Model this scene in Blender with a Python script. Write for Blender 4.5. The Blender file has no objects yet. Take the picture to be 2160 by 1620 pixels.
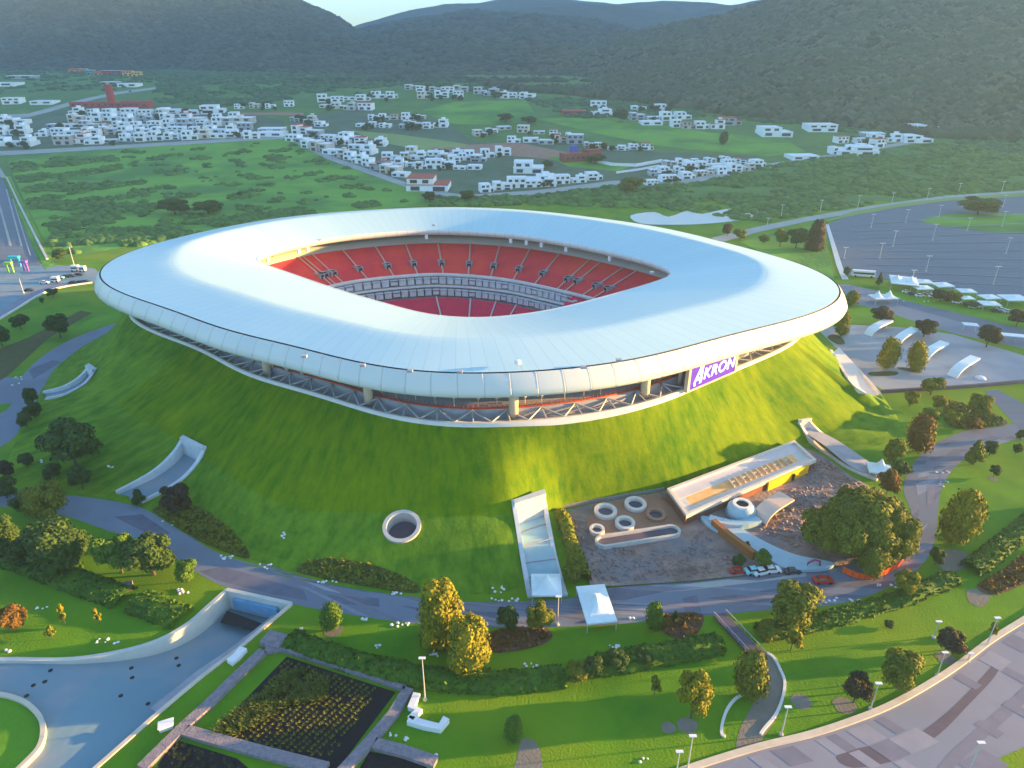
import bpy, bmesh, math, random
import numpy as np
from mathutils import Vector, Matrix, noise
from mathutils.geometry import tessellate_polygon
random.seed(7); RNG = np.random.default_rng(7)
scene = bpy.context.scene; COL = scene.collection
# ---------------------------------------------------------------- camera
FPX, CAMH, PITCH = 1460.0, 107.0, math.radians(25.6)
cam = bpy.data.cameras.new('camera'); camo = bpy.data.objects.new('camera', cam); COL.objects.link(camo)
camo.location = (0, 0, CAMH); camo.rotation_euler = (math.pi/2 - PITCH, 0, 0)
cam.sensor_width = 36; cam.lens = 36*FPX/2160; cam.clip_start = 1; cam.clip_end = 30000
scene.camera = camo
# ---------------------------------------------------------------- world, sun, exposure
SUN_EL, SUN_AZ = math.radians(6), math.radians(7)      # azimuth measured from +X towards +Y
sd = Vector((math.cos(SUN_EL)*math.cos(SUN_AZ), math.cos(SUN_EL)*math.sin(SUN_AZ), math.sin(SUN_EL)))
w = bpy.data.worlds.new('World'); scene.world = w; w.use_nodes = True
nt = w.node_tree; nt.nodes.clear()
sky = nt.nodes.new('ShaderNodeTexSky'); sky.sky_type = 'NISHITA'; sky.sun_disc = False
sky.sun_elevation = SUN_EL; sky.sun_rotation = math.pi/2 - SUN_AZ
sky.altitude = 1500; sky.air_density = 1.0; sky.dust_density = 2.2; sky.ozone_density = 2.8
bg = nt.nodes.new('ShaderNodeBackground'); bg.inputs['Strength'].default_value = 0.08
wo = nt.nodes.new('ShaderNodeOutputWorld')
nt.links.new(sky.outputs[0], bg.inputs[0]); nt.links.new(bg.outputs[0], wo.inputs[0])
sl = bpy.data.lights.new('sun', 'SUN'); sl.energy = 5.0; sl.angle = math.radians(0.5); sl.color = (1.0, .54, .15)
so = bpy.data.objects.new('sun', sl); COL.objects.link(so)
so.rotation_euler = sd.to_track_quat('Z', 'Y').to_euler()
scene.view_settings.view_transform = 'Standard'; scene.view_settings.look = 'None'
scene.view_settings.exposure = 3.3; scene.view_settings.gamma = 1
scene.cycles.max_bounces = 5; scene.cycles.diffuse_bounces = 3; scene.cycles.glossy_bounces = 2
scene.cycles.transmission_bounces = 2; scene.cycles.volume_bounces = 0; scene.cycles.transparent_max_bounces = 4
# ---------------------------------------------------------------- helpers
def ray(px, py):
    x = (px-1080)/FPX; y = (810-py)/FPX
    return (x, math.cos(PITCH)+y*math.sin(PITCH), -math.sin(PITCH)+y*math.cos(PITCH))
def U(px, py, z=0.0):
    d = ray(px, py); t = (z-CAMH)/d[2]
    return Vector((d[0]*t, d[1]*t, z))
def sstep(a, b, x):
    t = min(1, max(0, (x-a)/(b-a))); return t*t*(3-2*t)
def T(x, y):
    if y < 560: return 0.0
    h = 66*sstep(560, 1560, y) - 5*sstep(700, 1500, y)*sstep(0, 900, x)
    return h + (sstep(600, 900, y))*2.2*noise.noise(Vector((x/190, y/190, 0)))
def G(px, py, hfun=None, tmax=6000):
    """point where the line of sight of a pixel meets the ground"""
    hf = hfun or T
    d = ray(px, py)
    if hf is T:
        p = U(px, py, 0) if d[2] < -1e-4 else None
        if p is not None and 0 < p.y < 555: return p
    t = 60.0; prev = t
    while t < tmax:
        z = CAMH+d[2]*t
        if z < hf(d[0]*t, d[1]*t): break
        prev = t; t *= 1.01
    a, b = prev, t
    for _ in range(25):
        m = (a+b)/2
        if CAMH+d[2]*m < hf(d[0]*m, d[1]*m): b = m
        else: a = m
    return Vector((d[0]*b, d[1]*b, CAMH+d[2]*b))
def mpx(p, px):                      # metres that px picture pixels cover at point p
    return px*(p.y*math.cos(PITCH)-(p.z-CAMH)*math.sin(PITCH))/FPX
def ztop(p, py):                     # height at which the vertical through p meets picture row py
    k = (810-py)/FPX
    c, s = math.cos(PITCH), math.sin(PITCH)
    # (y s + h c) / (y c - h s) = k  -> h = y (k c - s)/(c + k s)
    return CAMH + p.y*(k*c-s)/(c+k*s)
def tag(o, label=None, cat=None, group=None, kind=None):
    if label: o['label'] = label
    if cat: o['category'] = cat
    if group: o['group'] = group
    if kind: o['kind'] = kind
    return o
def empty(name, loc=(0, 0, 0), rz=0.0):
    o = bpy.data.objects.new(name, None); COL.objects.link(o); o.location = loc; o.rotation_euler = (0, 0, rz); return o
class MB:
    def __init__(s): s.v = []; s.f = []; s.uv = None
    def add(s, vs, fs):
        n = len(s.v); s.v += [tuple(v) for v in vs]; s.f += [tuple(i+n for i in f) for f in fs]; return s
    def box(s, c, d, rz=0.0, taper=1.0):
        cx, cy, cz = c; hx, hy, hz = d[0]/2, d[1]/2, d[2]/2; cs, sn = math.cos(rz), math.sin(rz); vs = []
        for z, k in ((-hz, 1), (hz, taper)):
            for x, y in ((-hx, -hy), (hx, -hy), (hx, hy), (-hx, hy)):
                x *= k; y *= k; vs.append((cx+x*cs-y*sn, cy+x*sn+y*cs, cz+z))
        return s.add(vs, [(3, 2, 1, 0), (4, 5, 6, 7), (0, 1, 5, 4), (1, 2, 6, 5), (2, 3, 7, 6), (3, 0, 4, 7)])
    def tube(s, pts, rad, n=8, cap=True):
        pts = [Vector(p) for p in pts]
        if not hasattr(rad, '__len__'): rad = [rad]*len(pts)
        vs = []; fs = []
        for i, p in enumerate(pts):
            d = (pts[min(i+1, len(pts)-1)]-pts[max(i-1, 0)]).normalized()
            a = d.cross(Vector((0, 0, 1))) if abs(d.z) < .95 else d.cross(Vector((1, 0, 0)))
            a.normalize(); b = d.cross(a)
            for k in range(n):
                t = 2*math.pi*k/n; vs.append(p+(a*math.cos(t)+b*math.sin(t))*rad[i])
        for i in range(len(pts)-1):
            for k in range(n):
                fs.append((i*n+k, i*n+(k+1) % n, (i+1)*n+(k+1) % n, (i+1)*n+k))
        if cap: fs.append(tuple(range(n))[::-1]); fs.append(tuple((len(pts)-1)*n+k for k in range(n)))
        return s.add(vs, fs)
    def strip(s, A, B, closed=False):
        n = len(A); vs = [*A, *B]; m = n if closed else n-1
        return s.add(vs, [(i, (i+1) % n, n+(i+1) % n, n+i) for i in range(m)])
    def build(s, name, mat, parent=None, smooth=False):
        me = bpy.data.meshes.new(name); me.from_pydata(s.v, [], s.f); me.validate(); me.update()
        if smooth: me.polygons.foreach_set('use_smooth', [True]*len(me.polygons))
        return link(name, me, mat, parent)
def link(name, me, mat, parent=None):
    if mat: me.materials.append(mat)
    o = bpy.data.objects.new(name, me); COL.objects.link(o)
    if parent: o.parent = parent
    return o
def npmesh(name, V, Fc, mat, parent=None, smooth=False):
    """fast mesh from an (n,3) vertex array and an (m,k) face array"""
    me = bpy.data.meshes.new(name); V = np.asarray(V, np.float32); Fc = np.asarray(Fc, np.int32); k = Fc.shape[1]
    me.vertices.add(len(V)); me.vertices.foreach_set('co', V.ravel())
    me.loops.add(Fc.size); me.loops.foreach_set('vertex_index', Fc.ravel())
    me.polygons.add(len(Fc)); me.polygons.foreach_set('loop_start', np.arange(0, Fc.size, k, dtype=np.int32))
    try: me.polygons.foreach_set('loop_total', np.full(len(Fc), k, np.int32))
    except Exception: pass
    if smooth: me.polygons.foreach_set('use_smooth', np.ones(len(Fc), bool))
    me.update(calc_edges=True)
    return link(name, me, mat, parent)
def set_uv(o, fn):
    me = o.data; uv = me.uv_layers.new(name='UVMap'); 
    for l in me.loops:
        uv.data[l.index].uv = fn(l.vertex_index)
def smooth_line(P, n=6, closed=False):
    P = [Vector(p) for p in P]; out = []; N = len(P)
    for i in range(N if closed else N-1):
        g = (lambda j: P[j % N]) if closed else (lambda j: P[min(max(j, 0), N-1)])
        p0, p1, p2, p3 = g(i-1), g(i), g(i+1), g(i+2)
        for k in range(n):
            t = k/n
            out.append(0.5*((2*p1)+(p2-p0)*t+(2*p0-5*p1+4*p2-p3)*t*t+(3*p1-p0-3*p2+p3)*t**3))
    if not closed: out.append(P[-1])
    return out
# ---------------------------------------------------------------- materials
def mat(name, col, rough=.8, col2=None, scale=.1, detail=5, contrast=.5, bump=0, bscale=None, spec=.3, metal=0, col3=None, scale3=.02, emit=0, stretch=None, island=0):
    m = bpy.data.materials.new(name); m.use_nodes = True; t = m.node_tree; N = t.nodes; L = t.links
    b = N['Principled BSDF']; b.inputs['Roughness'].default_value = rough; b.inputs['Metallic'].default_value = metal
    b.inputs['Specular IOR Level'].default_value = spec
    b.inputs['Base Color'].default_value = (*col, 1)
    if emit:
        b.inputs['Emission Color'].default_value = (*col, 1); b.inputs['Emission Strength'].default_value = emit
    g = None
    if col2 or bump or col3:
        g = N.new('ShaderNodeNewGeometry'); src = g.outputs['Position']
        if stretch:
            mp = N.new('ShaderNodeMapping'); mp.inputs['Scale'].default_value = stretch; L.new(src, mp.inputs[0]); src = mp.outputs[0]
    def nz(sc, dt):
        n = N.new('ShaderNodeTexNoise'); n.inputs['Scale'].default_value = sc; n.inputs['Detail'].default_value = dt; n.inputs['Roughness'].default_value = .6
        L.new(src, n.inputs['Vector']); return n
    out = None
    if col2:
        n = nz(scale, detail); r = N.new('ShaderNodeValToRGB')
        r.color_ramp.elements[0].position = .5-contrast/2*.6; r.color_ramp.elements[1].position = .5+contrast/2*.6
        r.color_ramp.elements[0].color = (*col, 1); r.color_ramp.elements[1].color = (*col2, 1)
        if island:
            a_ = N.new('ShaderNodeMath'); a_.operation = 'MULTIPLY_ADD'; L.new(g.outputs['Random Per Island'], a_.inputs[0]); a_.inputs[1].default_value = island
            b_ = N.new('ShaderNodeMath'); b_.operation = 'MULTIPLY_ADD'; L.new(n.outputs['Fac'], b_.inputs[0]); b_.inputs[1].default_value = 1-island*.4; b_.inputs[2].default_value = -island*.32
            L.new(b_.outputs[0], a_.inputs[2]); L.new(a_.outputs[0], r.inputs[0])
        else: L.new(n.outputs['Fac'], r.inputs[0])
        out = r.outputs[0]
    if col3:
        n = nz(scale3, 3); r = N.new('ShaderNodeValToRGB'); r.color_ramp.elements[0].position = .45; r.color_ramp.elements[1].position = .62
        L.new(n.outputs['Fac'], r.inputs[0]); mx = N.new('ShaderNodeMix'); mx.data_type = 'RGBA'
        L.new(r.outputs[0], mx.inputs[0])
        if out: L.new(out, mx.inputs[6])
        else: mx.inputs[6].default_value = (*col, 1)
        mx.inputs[7].default_value = (*col3, 1); out = mx.outputs[2]
    if out: L.new(out, b.inputs['Base Color'])
    if bump:
        n = nz(bscale or scale*8, 4); bp = N.new('ShaderNodeBump'); bp.inputs['Strength'].default_value = 1; bp.inputs['Distance'].default_value = bump
        L.new(n.outputs['Fac'], bp.inputs['Height']); L.new(bp.outputs[0], b.inputs['Normal'])
    m['out'] = 1
    return m
M = {}
M['lawn'] = mat('lawn', (.04, .165, .002), .9, (.125, .28, .003), .07, 8, .8, .12, 2.0, col3=(.15, .25, .004), scale3=.02)
M['far_ground'] = mat('far_ground', (.045, .14, .035), .95, (.10, .23, .045), .03, 9, .8, 1.0, .15)
M['concrete'] = mat('concrete', (.42, .42, .42), .8, (.55, .54, .52), .4, 6, .8, .02)
M['pale_concrete'] = mat('pale_concrete', (.6, .59, .57), .75, (.72, .71, .69), .3, 6, .8)
M['dark'] = mat('dark', (.012, .014, .02), .6)
M['steel'] = mat('steel', (.33, .33, .36), .5, (.42, .42, .45), .5)
M['white'] = mat('white', (.78, .79, .8), .5, (.7, .72, .74), .4)
M['white_roof'] = None
# ---------------------------------------------------------------- roof material: white membrane with panel seams
def roof_mat(name, nseam, c1=(.46, .66, .70), c2=(.39, .61, .67), seam=.84, rings=(), rough=.38):
    m = bpy.data.materials.new(name); m.use_nodes = True; t = m.node_tree; N = t.nodes; L = t.links; b = N['Principled BSDF']
    b.inputs['Roughness'].default_value = rough; b.inputs['Specular IOR Level'].default_value = .5
    uv = N.new('ShaderNodeUVMap'); sp = N.new('ShaderNodeSeparateXYZ'); L.new(uv.outputs[0], sp.inputs[0])
    def math_(op, a, bb=None, c=None):
        n = N.new('ShaderNodeMath'); n.operation = op
        for i, q in enumerate((a, bb, c)):
            if q is None: continue
            if isinstance(q, (int, float)): n.inputs[i].default_value = q
            else: L.new(q, n.inputs[i])
        return n.outputs[0]
    u = math_('MULTIPLY', sp.outputs[0], nseam); fr = math_('FRACT', u); ln = math_('LESS_THAN', fr, .07)
    cell = math_('FLOOR', u); wn = N.new('ShaderNodeTexWhiteNoise'); wn.noise_dimensions = '1D'; L.new(cell, wn.inputs['W'])
    for r_, wd in rings:
        d = math_('ABSOLUTE', math_('SUBTRACT', sp.outputs[1], r_)); ln = math_('MAXIMUM', ln, math_('LESS_THAN', d, wd))
    g = N.new('ShaderNodeNewGeometry'); n = N.new('ShaderNodeTexNoise'); n.inputs['Scale'].default_value = .05; n.inputs['Detail'].default_value = 8; L.new(g.outputs['Position'], n.inputs['Vector'])
    f = math_('ADD', math_('MULTIPLY', wn.outputs['Value'], .35), math_('MULTIPLY', n.outputs['Fac'], .8))
    mx = N.new('ShaderNodeMix'); mx.data_type = 'RGBA'; L.new(f, mx.inputs[0]); mx.inputs[6].default_value = (*c1, 1); mx.inputs[7].default_value = (*c2, 1)
    m2 = N.new('ShaderNodeMix'); m2.data_type = 'RGBA'; L.new(ln, m2.inputs[0]); L.new(mx.outputs[2], m2.inputs[6]); m2.inputs[7].default_value = (c1[0]*seam, c1[1]*seam, c1[2]*seam, 1)
    L.new(m2.outputs[2], b.inputs['Base Color'])
    return m
M['roof'] = roof_mat('roof', 150, rings=((.365, .0025),))
M['fascia'] = roof_mat('fascia', 96, c1=(.62, .67, .64), c2=(.54, .60, .60), seam=.75)
# ---------------------------------------------------------------- stadium outlines (polar about SC, metres)
SC = Vector((-20, 250, 0))
def polar_fit(pts, order=8, ridge=.02):
    th = np.array([math.atan2(p[1]-SC.y, p[0]-SC.x) for p in pts]); r = np.array([math.hypot(p[0]-SC.x, p[1]-SC.y) for p in pts])
    def B(t):
        t = np.atleast_1d(t); c = [np.ones_like(t)]
        for k in range(1, order+1): c += [np.cos(k*t), np.sin(k*t)]
        return np.stack(c, 1)
    A = B(th); reg = np.diag([0]+[ridge*k**2 for k in range(1, order+1) for _ in (0, 1)])
    co = np.linalg.solve(A.T@A+reg, A.T@r)
    return lambda t: float((B(np.array([t]))@co)[0])
def UU(L, z): return [tuple(U(a, b, z))[:2] for a, b in L]
def push(p, d):
    v = Vector((p[0]-SC.x, p[1]-SC.y)); v *= (v.length+d)/v.length; return (SC.x+v.x, SC.y+v.y)
_front = [(187, 590), (200, 610), (240, 640), (300, 675), (400, 712), (500, 742), (600, 773), (700, 800), (800, 818), (900, 830), (1000, 836), (1100, 834), (1200, 825), (1300, 810), (1400, 790), (1500, 762), (1600, 735), (1680, 713), (1740, 690), (1780, 655), (1787, 620)]
_back = [(300, 520), (400, 488), (550, 460), (700, 443), (850, 434), (950, 432), (1080, 436), (1200, 447), (1350, 467), (1500, 498), (1620, 530), (1700, 558)]
_pts = [p for p in UU(_front, 32)] + [push(p, 4.5) for p in UU(_back, 38.1)]
R_out = polar_fit(_pts, 9)
_inn = [(540, 545), (580, 525), (700, 500), (850, 486), (950, 484), (1080, 492), (1200, 510), (1330, 538), (1400, 560), (1420, 575), (1400, 588), (1330, 610), (1200, 645), (1100, 663), (1000, 670), (900, 662), (800, 637), (700, 607), (600, 572), (560, 558)]
_ic = smooth_line([Vector((*p, 0)) for p in UU(_inn, 33.1)], 14, True)
_is = sorted((math.atan2(p.y-SC.y, p.x-SC.x) % (2*math.pi), math.hypot(p.x-SC.x, p.y-SC.y)) for p in _ic); _ix = np.array([a for a, _ in _is]); _iy = np.array([b for _, b in _is])
_ig = np.linspace(0, 2*math.pi, 721)[:-1]; _ir = np.interp(_ig, np.concatenate([_ix-2*math.pi, _ix, _ix+2*math.pi]), np.concatenate([_iy]*3))
for _k in range(3): _ir = (np.roll(_ir, 2)+np.roll(_ir, 1)+_ir+np.roll(_ir, -1)+np.roll(_ir, -2))/5
def R_in(t): return float(np.interp((t % (2*math.pi))/(2*math.pi)*720, np.arange(721), np.append(_ir, _ir[0])))
_rim = [(330, 700), (450, 752), (600, 812), (700, 845), (800, 872), (900, 890), (1000, 897), (1100, 893), (1200, 884), (1300, 866), (1400, 840), (1500, 800), (1600, 760), (1680, 713)]
_rp = UU(_rim, 22)
def ang(p): return math.atan2(p[1]-SC.y, p[0]-SC.x) % (2*math.pi)
_ro = lambda t: R_out(t)
for d in range(-5, 190, 12):
    t = math.radians(d); r = _ro(t)-9; _rp.append((SC.x+r*math.cos(t), SC.y+r*math.sin(t)))
R_rim = polar_fit(_rp, 9)
_kink = [(200, 800, 7), (235, 835, 7), (360, 915, 7), (440, 968, 7), (620, 1075, 6), (800, 1080, 6), (1080, 1085, 6), (1184, 1073, .35), (1240, 1062, .35), (1320, 1048, .35), (1400, 1036, .35), (1500, 1005, .35), (1600, 975, .35), (1690, 940, .35), (1780, 895, 3), (1835, 860, 3)]
_kt = [(ang(U(a, b, c)), c) for a, b, c in _kink]
_kp = [tuple(U(a, b, c))[:2] for a, b, c in _kink]
for d in range(0, 195, 12):
    t = math.radians(d); r = R_rim(t)+17; _kp.append((SC.x+r*math.cos(t), SC.y+r*math.sin(t)))
_kk = sorted((ang(p), math.hypot(p[0]-SC.x, p[1]-SC.y)) for p in _kp)
def _rk0(t):
    t %= 2*math.pi; xs = [a for a, _ in _kk]; ys = [b for _, b in _kk]
    return float(np.interp(t if t >= xs[0] else t+2*math.pi, xs+[xs[0]+2*math.pi], ys+[ys[0]]))
def R_kink(t): return sum(_rk0(t+math.radians(d)) for d in (-2, -1, 0, 1, 2))/5
def Z_kink(t):
    t %= 2*math.pi
    if t < _kt[0][0] or t > _kt[-1][0]:
        return 6
    for (a, za), (b, zb) in zip(_kt, _kt[1:]):
        if a <= t <= b: return za+(zb-za)*(t-a)/(b-a)
    return 6
_base = [(100, 800), (60, 880), (0, 1015), (160, 1040), (290, 1062), (480, 1165), (760, 1235), (1000, 1260), (1110, 1250), (1250, 1100), (1400, 1045), (1560, 995), (1690, 945), (1800, 950), (1880, 945), (1910, 900), (1880, 862)]
_bp = UU(_base, 0)
for d in range(0, 190, 12):
    t = math.radians(d); r = R_rim(t)+30; _bp.append((SC.x+r*math.cos(t), SC.y+r*math.sin(t)))
_bs = sorted((ang(p), math.hypot(p[0]-SC.x, p[1]-SC.y)) for p in _bp)
def R_base(t):
    t %= 2*math.pi
    xs = [a for a, _ in _bs]; ys = [b for _, b in _bs]
    r = float(np.interp(t, xs+[xs[0]+2*math.pi], ys+[ys[0]])) if t >= xs[0] else float(np.interp(t+2*math.pi, xs+[xs[0]+2*math.pi], ys+[ys[0]]))
    return max(r, R_kink(t)+1.5)
def R_bs(t): return max(sum(R_base(t+math.radians(d)) for d in (-3, -1.5, 0, 1.5, 3))/5, R_kink(t)+1.2)
NTAB = 720
_tab = [(R_rim(2*math.pi*i/NTAB), R_kink(2*math.pi*i/NTAB), R_bs(2*math.pi*i/NTAB), Z_kink(2*math.pi*i/NTAB)) for i in range(NTAB)]
def tab(t):
    q = (t % (2*math.pi))/(2*math.pi)*NTAB; i = int(q) % NTAB; f = q-int(q); a = _tab[i]; b = _tab[(i+1) % NTAB]
    return [a[k]+(b[k]-a[k])*f for k in range(4)]
def slope_z(r, rr, rk, rb, zk):
    if r <= rr: return 22
    if r <= rk:
        s = (r-rr)/(rk-rr); return 22+(zk-22)*(s**.93)
    s = (r-rk)/(rb-rk)
    return max(0, zk*(1-s)**1.25) if s < 1 else -9
def Mh(x, y):
    dx, dy = x-SC.x, y-SC.y; r = math.hypot(dx, dy)
    if r > 240: return T(x, y)
    a = tab(math.atan2(dy, dx)); return max(T(x, y), slope_z(r, *a))
def GM(px, py): return G(px, py, Mh)
def ringpts(Rf, off, z, n=240, a0=0.0, a1=2*math.pi, closed=True):
    out = []
    for i in range(n):
        t = a0+(a1-a0)*i/(n if closed else n-1); r = Rf(t)+off; out.append((SC.x+r*math.cos(t), SC.y+r*math.sin(t), z))
    return out
def lathe(name, prof, Rfs, m, parent, n=360, smooth=True, uvv=None):
    """prof: list of (curve index, offset, z) joined ring by ring"""
    vs = []; fs = []
    tabs = [[f(2*math.pi*i/n) for i in range(n)] for f in Rfs]
    for k, (ci, off, z) in enumerate(prof):
        for i in range(n):
            t = 2*math.pi*i/n; r = tabs[ci][i]+off if not isinstance(ci, tuple) else 0
            vs.append((SC.x+r*math.cos(t), SC.y+r*math.sin(t), z))
    for k in range(len(prof)-1):
        for i in range(n): fs.append((k*n+i, k*n+(i+1) % n, (k+1)*n+(i+1) % n, (k+1)*n+i))
    o = npmesh(name, vs, fs, m, parent, smooth)
    me = o.data; uv = me.uv_layers.new(name='UVMap'); K = len(prof)
    arr = np.zeros((len(fs)*4, 2), np.float32)
    vv = uvv or [k/(K-1) for k in range(K)]
    j = 0
    for k in range(K-1):
        for i in range(n):
            arr[j:j+4] = [(i/n, vv[k]), ((i+1)/n, vv[k]), ((i+1)/n, vv[k+1]), (i/n, vv[k+1])]; j += 4
    uv.data.foreach_set('uv', arr.ravel())
    return o
# ---------------------------------------------------------------- the stadium (a thing with parts)
stad = empty('stadium', (SC.x, SC.y, 0))
tag(stad, 'huge white ring roofed football stadium rising from its grass mound', 'stadium')
def spart(o): o.parent = stad; o.matrix_parent_inverse = Matrix.Translation(-SC); return o
n = 480
# roof skin: outer gutter -> kink -> inner edge
NR = 26; RV = []; RF = []; uvs = []
def roof_pt(t, u):
    ro = R_out(t)-3.5; ri = R_in(t); r = ro+(ri-ro)*u; K = .37
    z = 36.7+1.9*(u/K)-.15*sstep(.8, 1, u/K) if u < K else 38.45-(38.45-33.0)*((u-K)/(1-K))**1.05
    return (SC.x+r*math.cos(t), SC.y+r*math.sin(t), z)
us = [i/10*.37 for i in range(11)]+[.37+.63*(i+1)/16 for i in range(16)]
for u in us:
    for i in range(n): RV.append(roof_pt(2*math.pi*i/n, u))
for k in range(len(us)-1):
    for i in range(n): RF.append((k*n+i, (k+1)*n+i, (k+1)*n+(i+1) % n, k*n+(i+1) % n)); uvs += [(i/n, us[k]), (i/n, us[k+1]), ((i+1)/n, us[k+1]), ((i+1)/n, us[k])]
ro_ = spart(npmesh('roof', RV, RF, M['roof'], None, True)); ul = ro_.data.uv_layers.new(name='UVMap'); ul.data.foreach_set('uv', np.array(uvs, np.float32).ravel())
spart(lathe('gutter', [(0, -3.5, 36.7), (0, -3.5, 36.1), (0, -2.9, 36.1), (0, -2.9, 36.6)], [R_out], M['dark'], None, n, False))
spart(lathe('fascia', [(0, -2.9, 36.6), (0, -2.1, 35.8), (0, -1.3, 34.6), (0, -.6, 33.3), (0, -.1, 32.0), (0, -.4, 31.2), (0, -1.6, 30.6), (0, -3.2, 30.5), (0, -14, 31.5)], [R_out], M['fascia'], None, n, True))
spart(lathe('inner_fascia', [(0, 0, 33.0), (0, -.6, 33.1), (0, -1.1, 32.7), (0, -1.0, 31.6), (0, -.2, 30.6), (0, 1.0, 30.2), (0, 14, 31)], [R_in], M['fascia'], None, n, True))
# fascia ribs standing proud (scalloped panels)
mb = MB()
NB = 96
for i in range(NB):
    t = 2*math.pi*i/NB; c, s = math.cos(t), math.sin(t); pts = []
    for off, z in ((-2.9, 36.65), (-2.1, 35.8), (-1.3, 34.6), (-.6, 33.3), (-.1, 32.0), (-.4, 31.05), (-1.6, 30.45)):
        r = R_out(t)+off; pts.append((SC.x+r*c, SC.y+r*s, z))
    mb = MB(); mb.tube(pts, .05, 4); spart(mb.build('fascia_rib', M['white'], None, True))

# roof vents and hatch
for k, (a, b) in enumerate([(765, 771), (865, 783), (970, 785), (642, 752), (1230, 775), (1305, 760), (915, 475), (1375, 575)]):
    p = U(a, b, 38); mb = MB(); mb.box((p.x, p.y, p.z+.1), (1.3, 1.0, .6)); spart(mb.build('vent', M['steel']))
p = U(1092, 765, 38); mb = MB(); mb.tube([(p.x, p.y, p.z-.2), (p.x, p.y, p.z+.5), (p.x, p.y, p.z+.7)], [.9, .8, .4], 16); spart(mb.build('hatch', M['white']))
# rim curb
spart(lathe('rim_curb', [(0, .4, 20.5), (0, .4, 22.5), (0, -.9, 22.6), (0, -.9, 21)], [R_rim], M['pale_concrete'], None, n, False))
# concourse slab and back wall
M['slab'] = mat('slab', (.30, .31, .36), .8, (.38, .38, .42), .3)
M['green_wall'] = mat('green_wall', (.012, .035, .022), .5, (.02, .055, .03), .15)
M['red_paint'] = mat('red_paint', (.45, .05, .02), .6)
M['beige'] = mat('beige', (.55, .47, .36), .7, (.6, .52, .42), .3)
spart(lathe('concourse_slab', [(0, -.9, 21.0), (0, -4.5, 21.2), (0, -4.5, 23.6), (0, -13, 23.8)], [R_rim], M['slab'], None, n, False))
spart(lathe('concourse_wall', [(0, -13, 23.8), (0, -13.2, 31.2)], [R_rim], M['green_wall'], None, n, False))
spart(lathe('red_band', [(0, -5.3, 23.75), (0, -5.3, 24.15), (0, -5.6, 24.15), (0, -5.6, 23.75)], [R_rim], M['red_paint'], None, n, False))
# struts (V trusses) below the slab along the front
def RP(t, off, z): r = R_rim(t)+off; return Vector((SC.x+r*math.cos(t), SC.y+r*math.sin(t), z))
tL, tR = math.radians(196), math.radians(345)
NS = 27
for i in range(NS):
    a = tL+(tR-tL)*i/NS; b = tL+(tR-tL)*(i+1)/NS; m_ = (a+b)/2
    mb = MB(); mb.tube([RP(a, -.6, 22.4), RP(m_, -4.6, 23.7), RP(b, -.6, 22.4)], .28, 6)
    mb.tube([RP(m_, -4.6, 23.7), RP(m_, -.7, 22.5)], .22, 6)
    spart(mb.build('truss', M['steel']))
# left and right ends: tall diagonal bracing up to the roof
for i in range(9):
    a = math.radians(203+i*4.2); b = a+math.radians(4.2)
    mb = MB(); mb.tube([RP(a, -4.8, 23.9), RP((a+b)/2, -3.5, 30.7), RP(b, -4.8, 23.9)], .3, 6); spart(mb.build('brace', M['steel']))
for i in range(5):
    a = math.radians(324+i*4.0); b = a+math.radians(4.0)
    mb = MB(); mb.tube([RP(a, -4.8, 23.9), RP((a+b)/2, -3.0, 30.7), RP(b, -4.8, 23.9)], .32, 6); spart(mb.build('brace', M['beige']))
# red railing posts along the walkway (100 that show)
for i in range(95):
    t = math.radians(243+i*(318-243)/95); mb = MB(); mb.tube([RP(t, -5.4, 23.8), RP(t, -5.4, 25.1)], .09, 5); spart(mb.build('railing_post', M['red_paint']))
# lantern posts
for x in (795, 828, 873, 916, 957, 1010, 1051, 1112, 1149, 1196, 1235, 1270):
    y = np.interp(x, [795, 957, 1051, 1149, 1270], [836, 852, 852, 846, 823]); p = U(x, y, 25.6); t = ang(p)
    q = RP(t, -6.6, 23.8); mb = MB(); mb.tube([q, q+Vector((0, 0, 2.4))], .1, 5); mb.tube([q+Vector((0, 0, 2.3)), q+Vector((0, 0, 2.8))], [.45, .3], 8); spart(mb.build('lantern', M['beige']))
# columns
for x, y in ((767, 852), (1085, 872), (1365, 828), (1447, 805), (556, 780), (1578, 765)):
    t = ang(U(x, y, 23.6)); q = RP(t, -3.6, 22.0)
    mb = MB(); mb.tube([q, q+Vector((0, 0, 9.3))], 1.25 if x < 1400 else .6, 18); spart(mb.build('column', M['beige'], None, True))
    mb = MB(); mb.box(q+Vector((0, 0, 8.7)), (3.4, 3.4, .5), t); spart(mb.build('column_head', M['white']))
# ---------------------------------------------------------------- bowl
M['seat_red'] = mat('seat_red', (.78, .045, .06), .6, (.62, .03, .055), .12, 6, .9, .25, 1.2, col3=(.80, .06, .05), scale3=.05)
M['seat_low'] = mat('seat_low', (.75, .03, .10), .6, (.62, .025, .09), .12, 6, .9)
M['aisle'] = mat('aisle', (.62, .42, .36), .8)
M['pitch'] = mat('pitch', (.03, .12, .01), .9, (.045, .16, .015), .1)
def RPi(t, off, z): r = max(R_in(t)+off, 8); return Vector((SC.x+r*math.cos(t), SC.y+r*math.sin(t), z))
rows = 22; prof = []
for i in range(rows):
    f0 = i/rows; f1 = (i+1)/rows
    o0 = 8-21*f0; z0 = 24.6-9.6*f0; o1 = 8-21*f1; z1 = 24.6-9.6*f1
    prof += [(0, o0, z0), (0, o1+.35, z0), (0, o1+.35, z1)]
spart(lathe('upper_tier', prof, [R_in], M['seat_red'], None, 300, False))
prof = []
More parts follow.
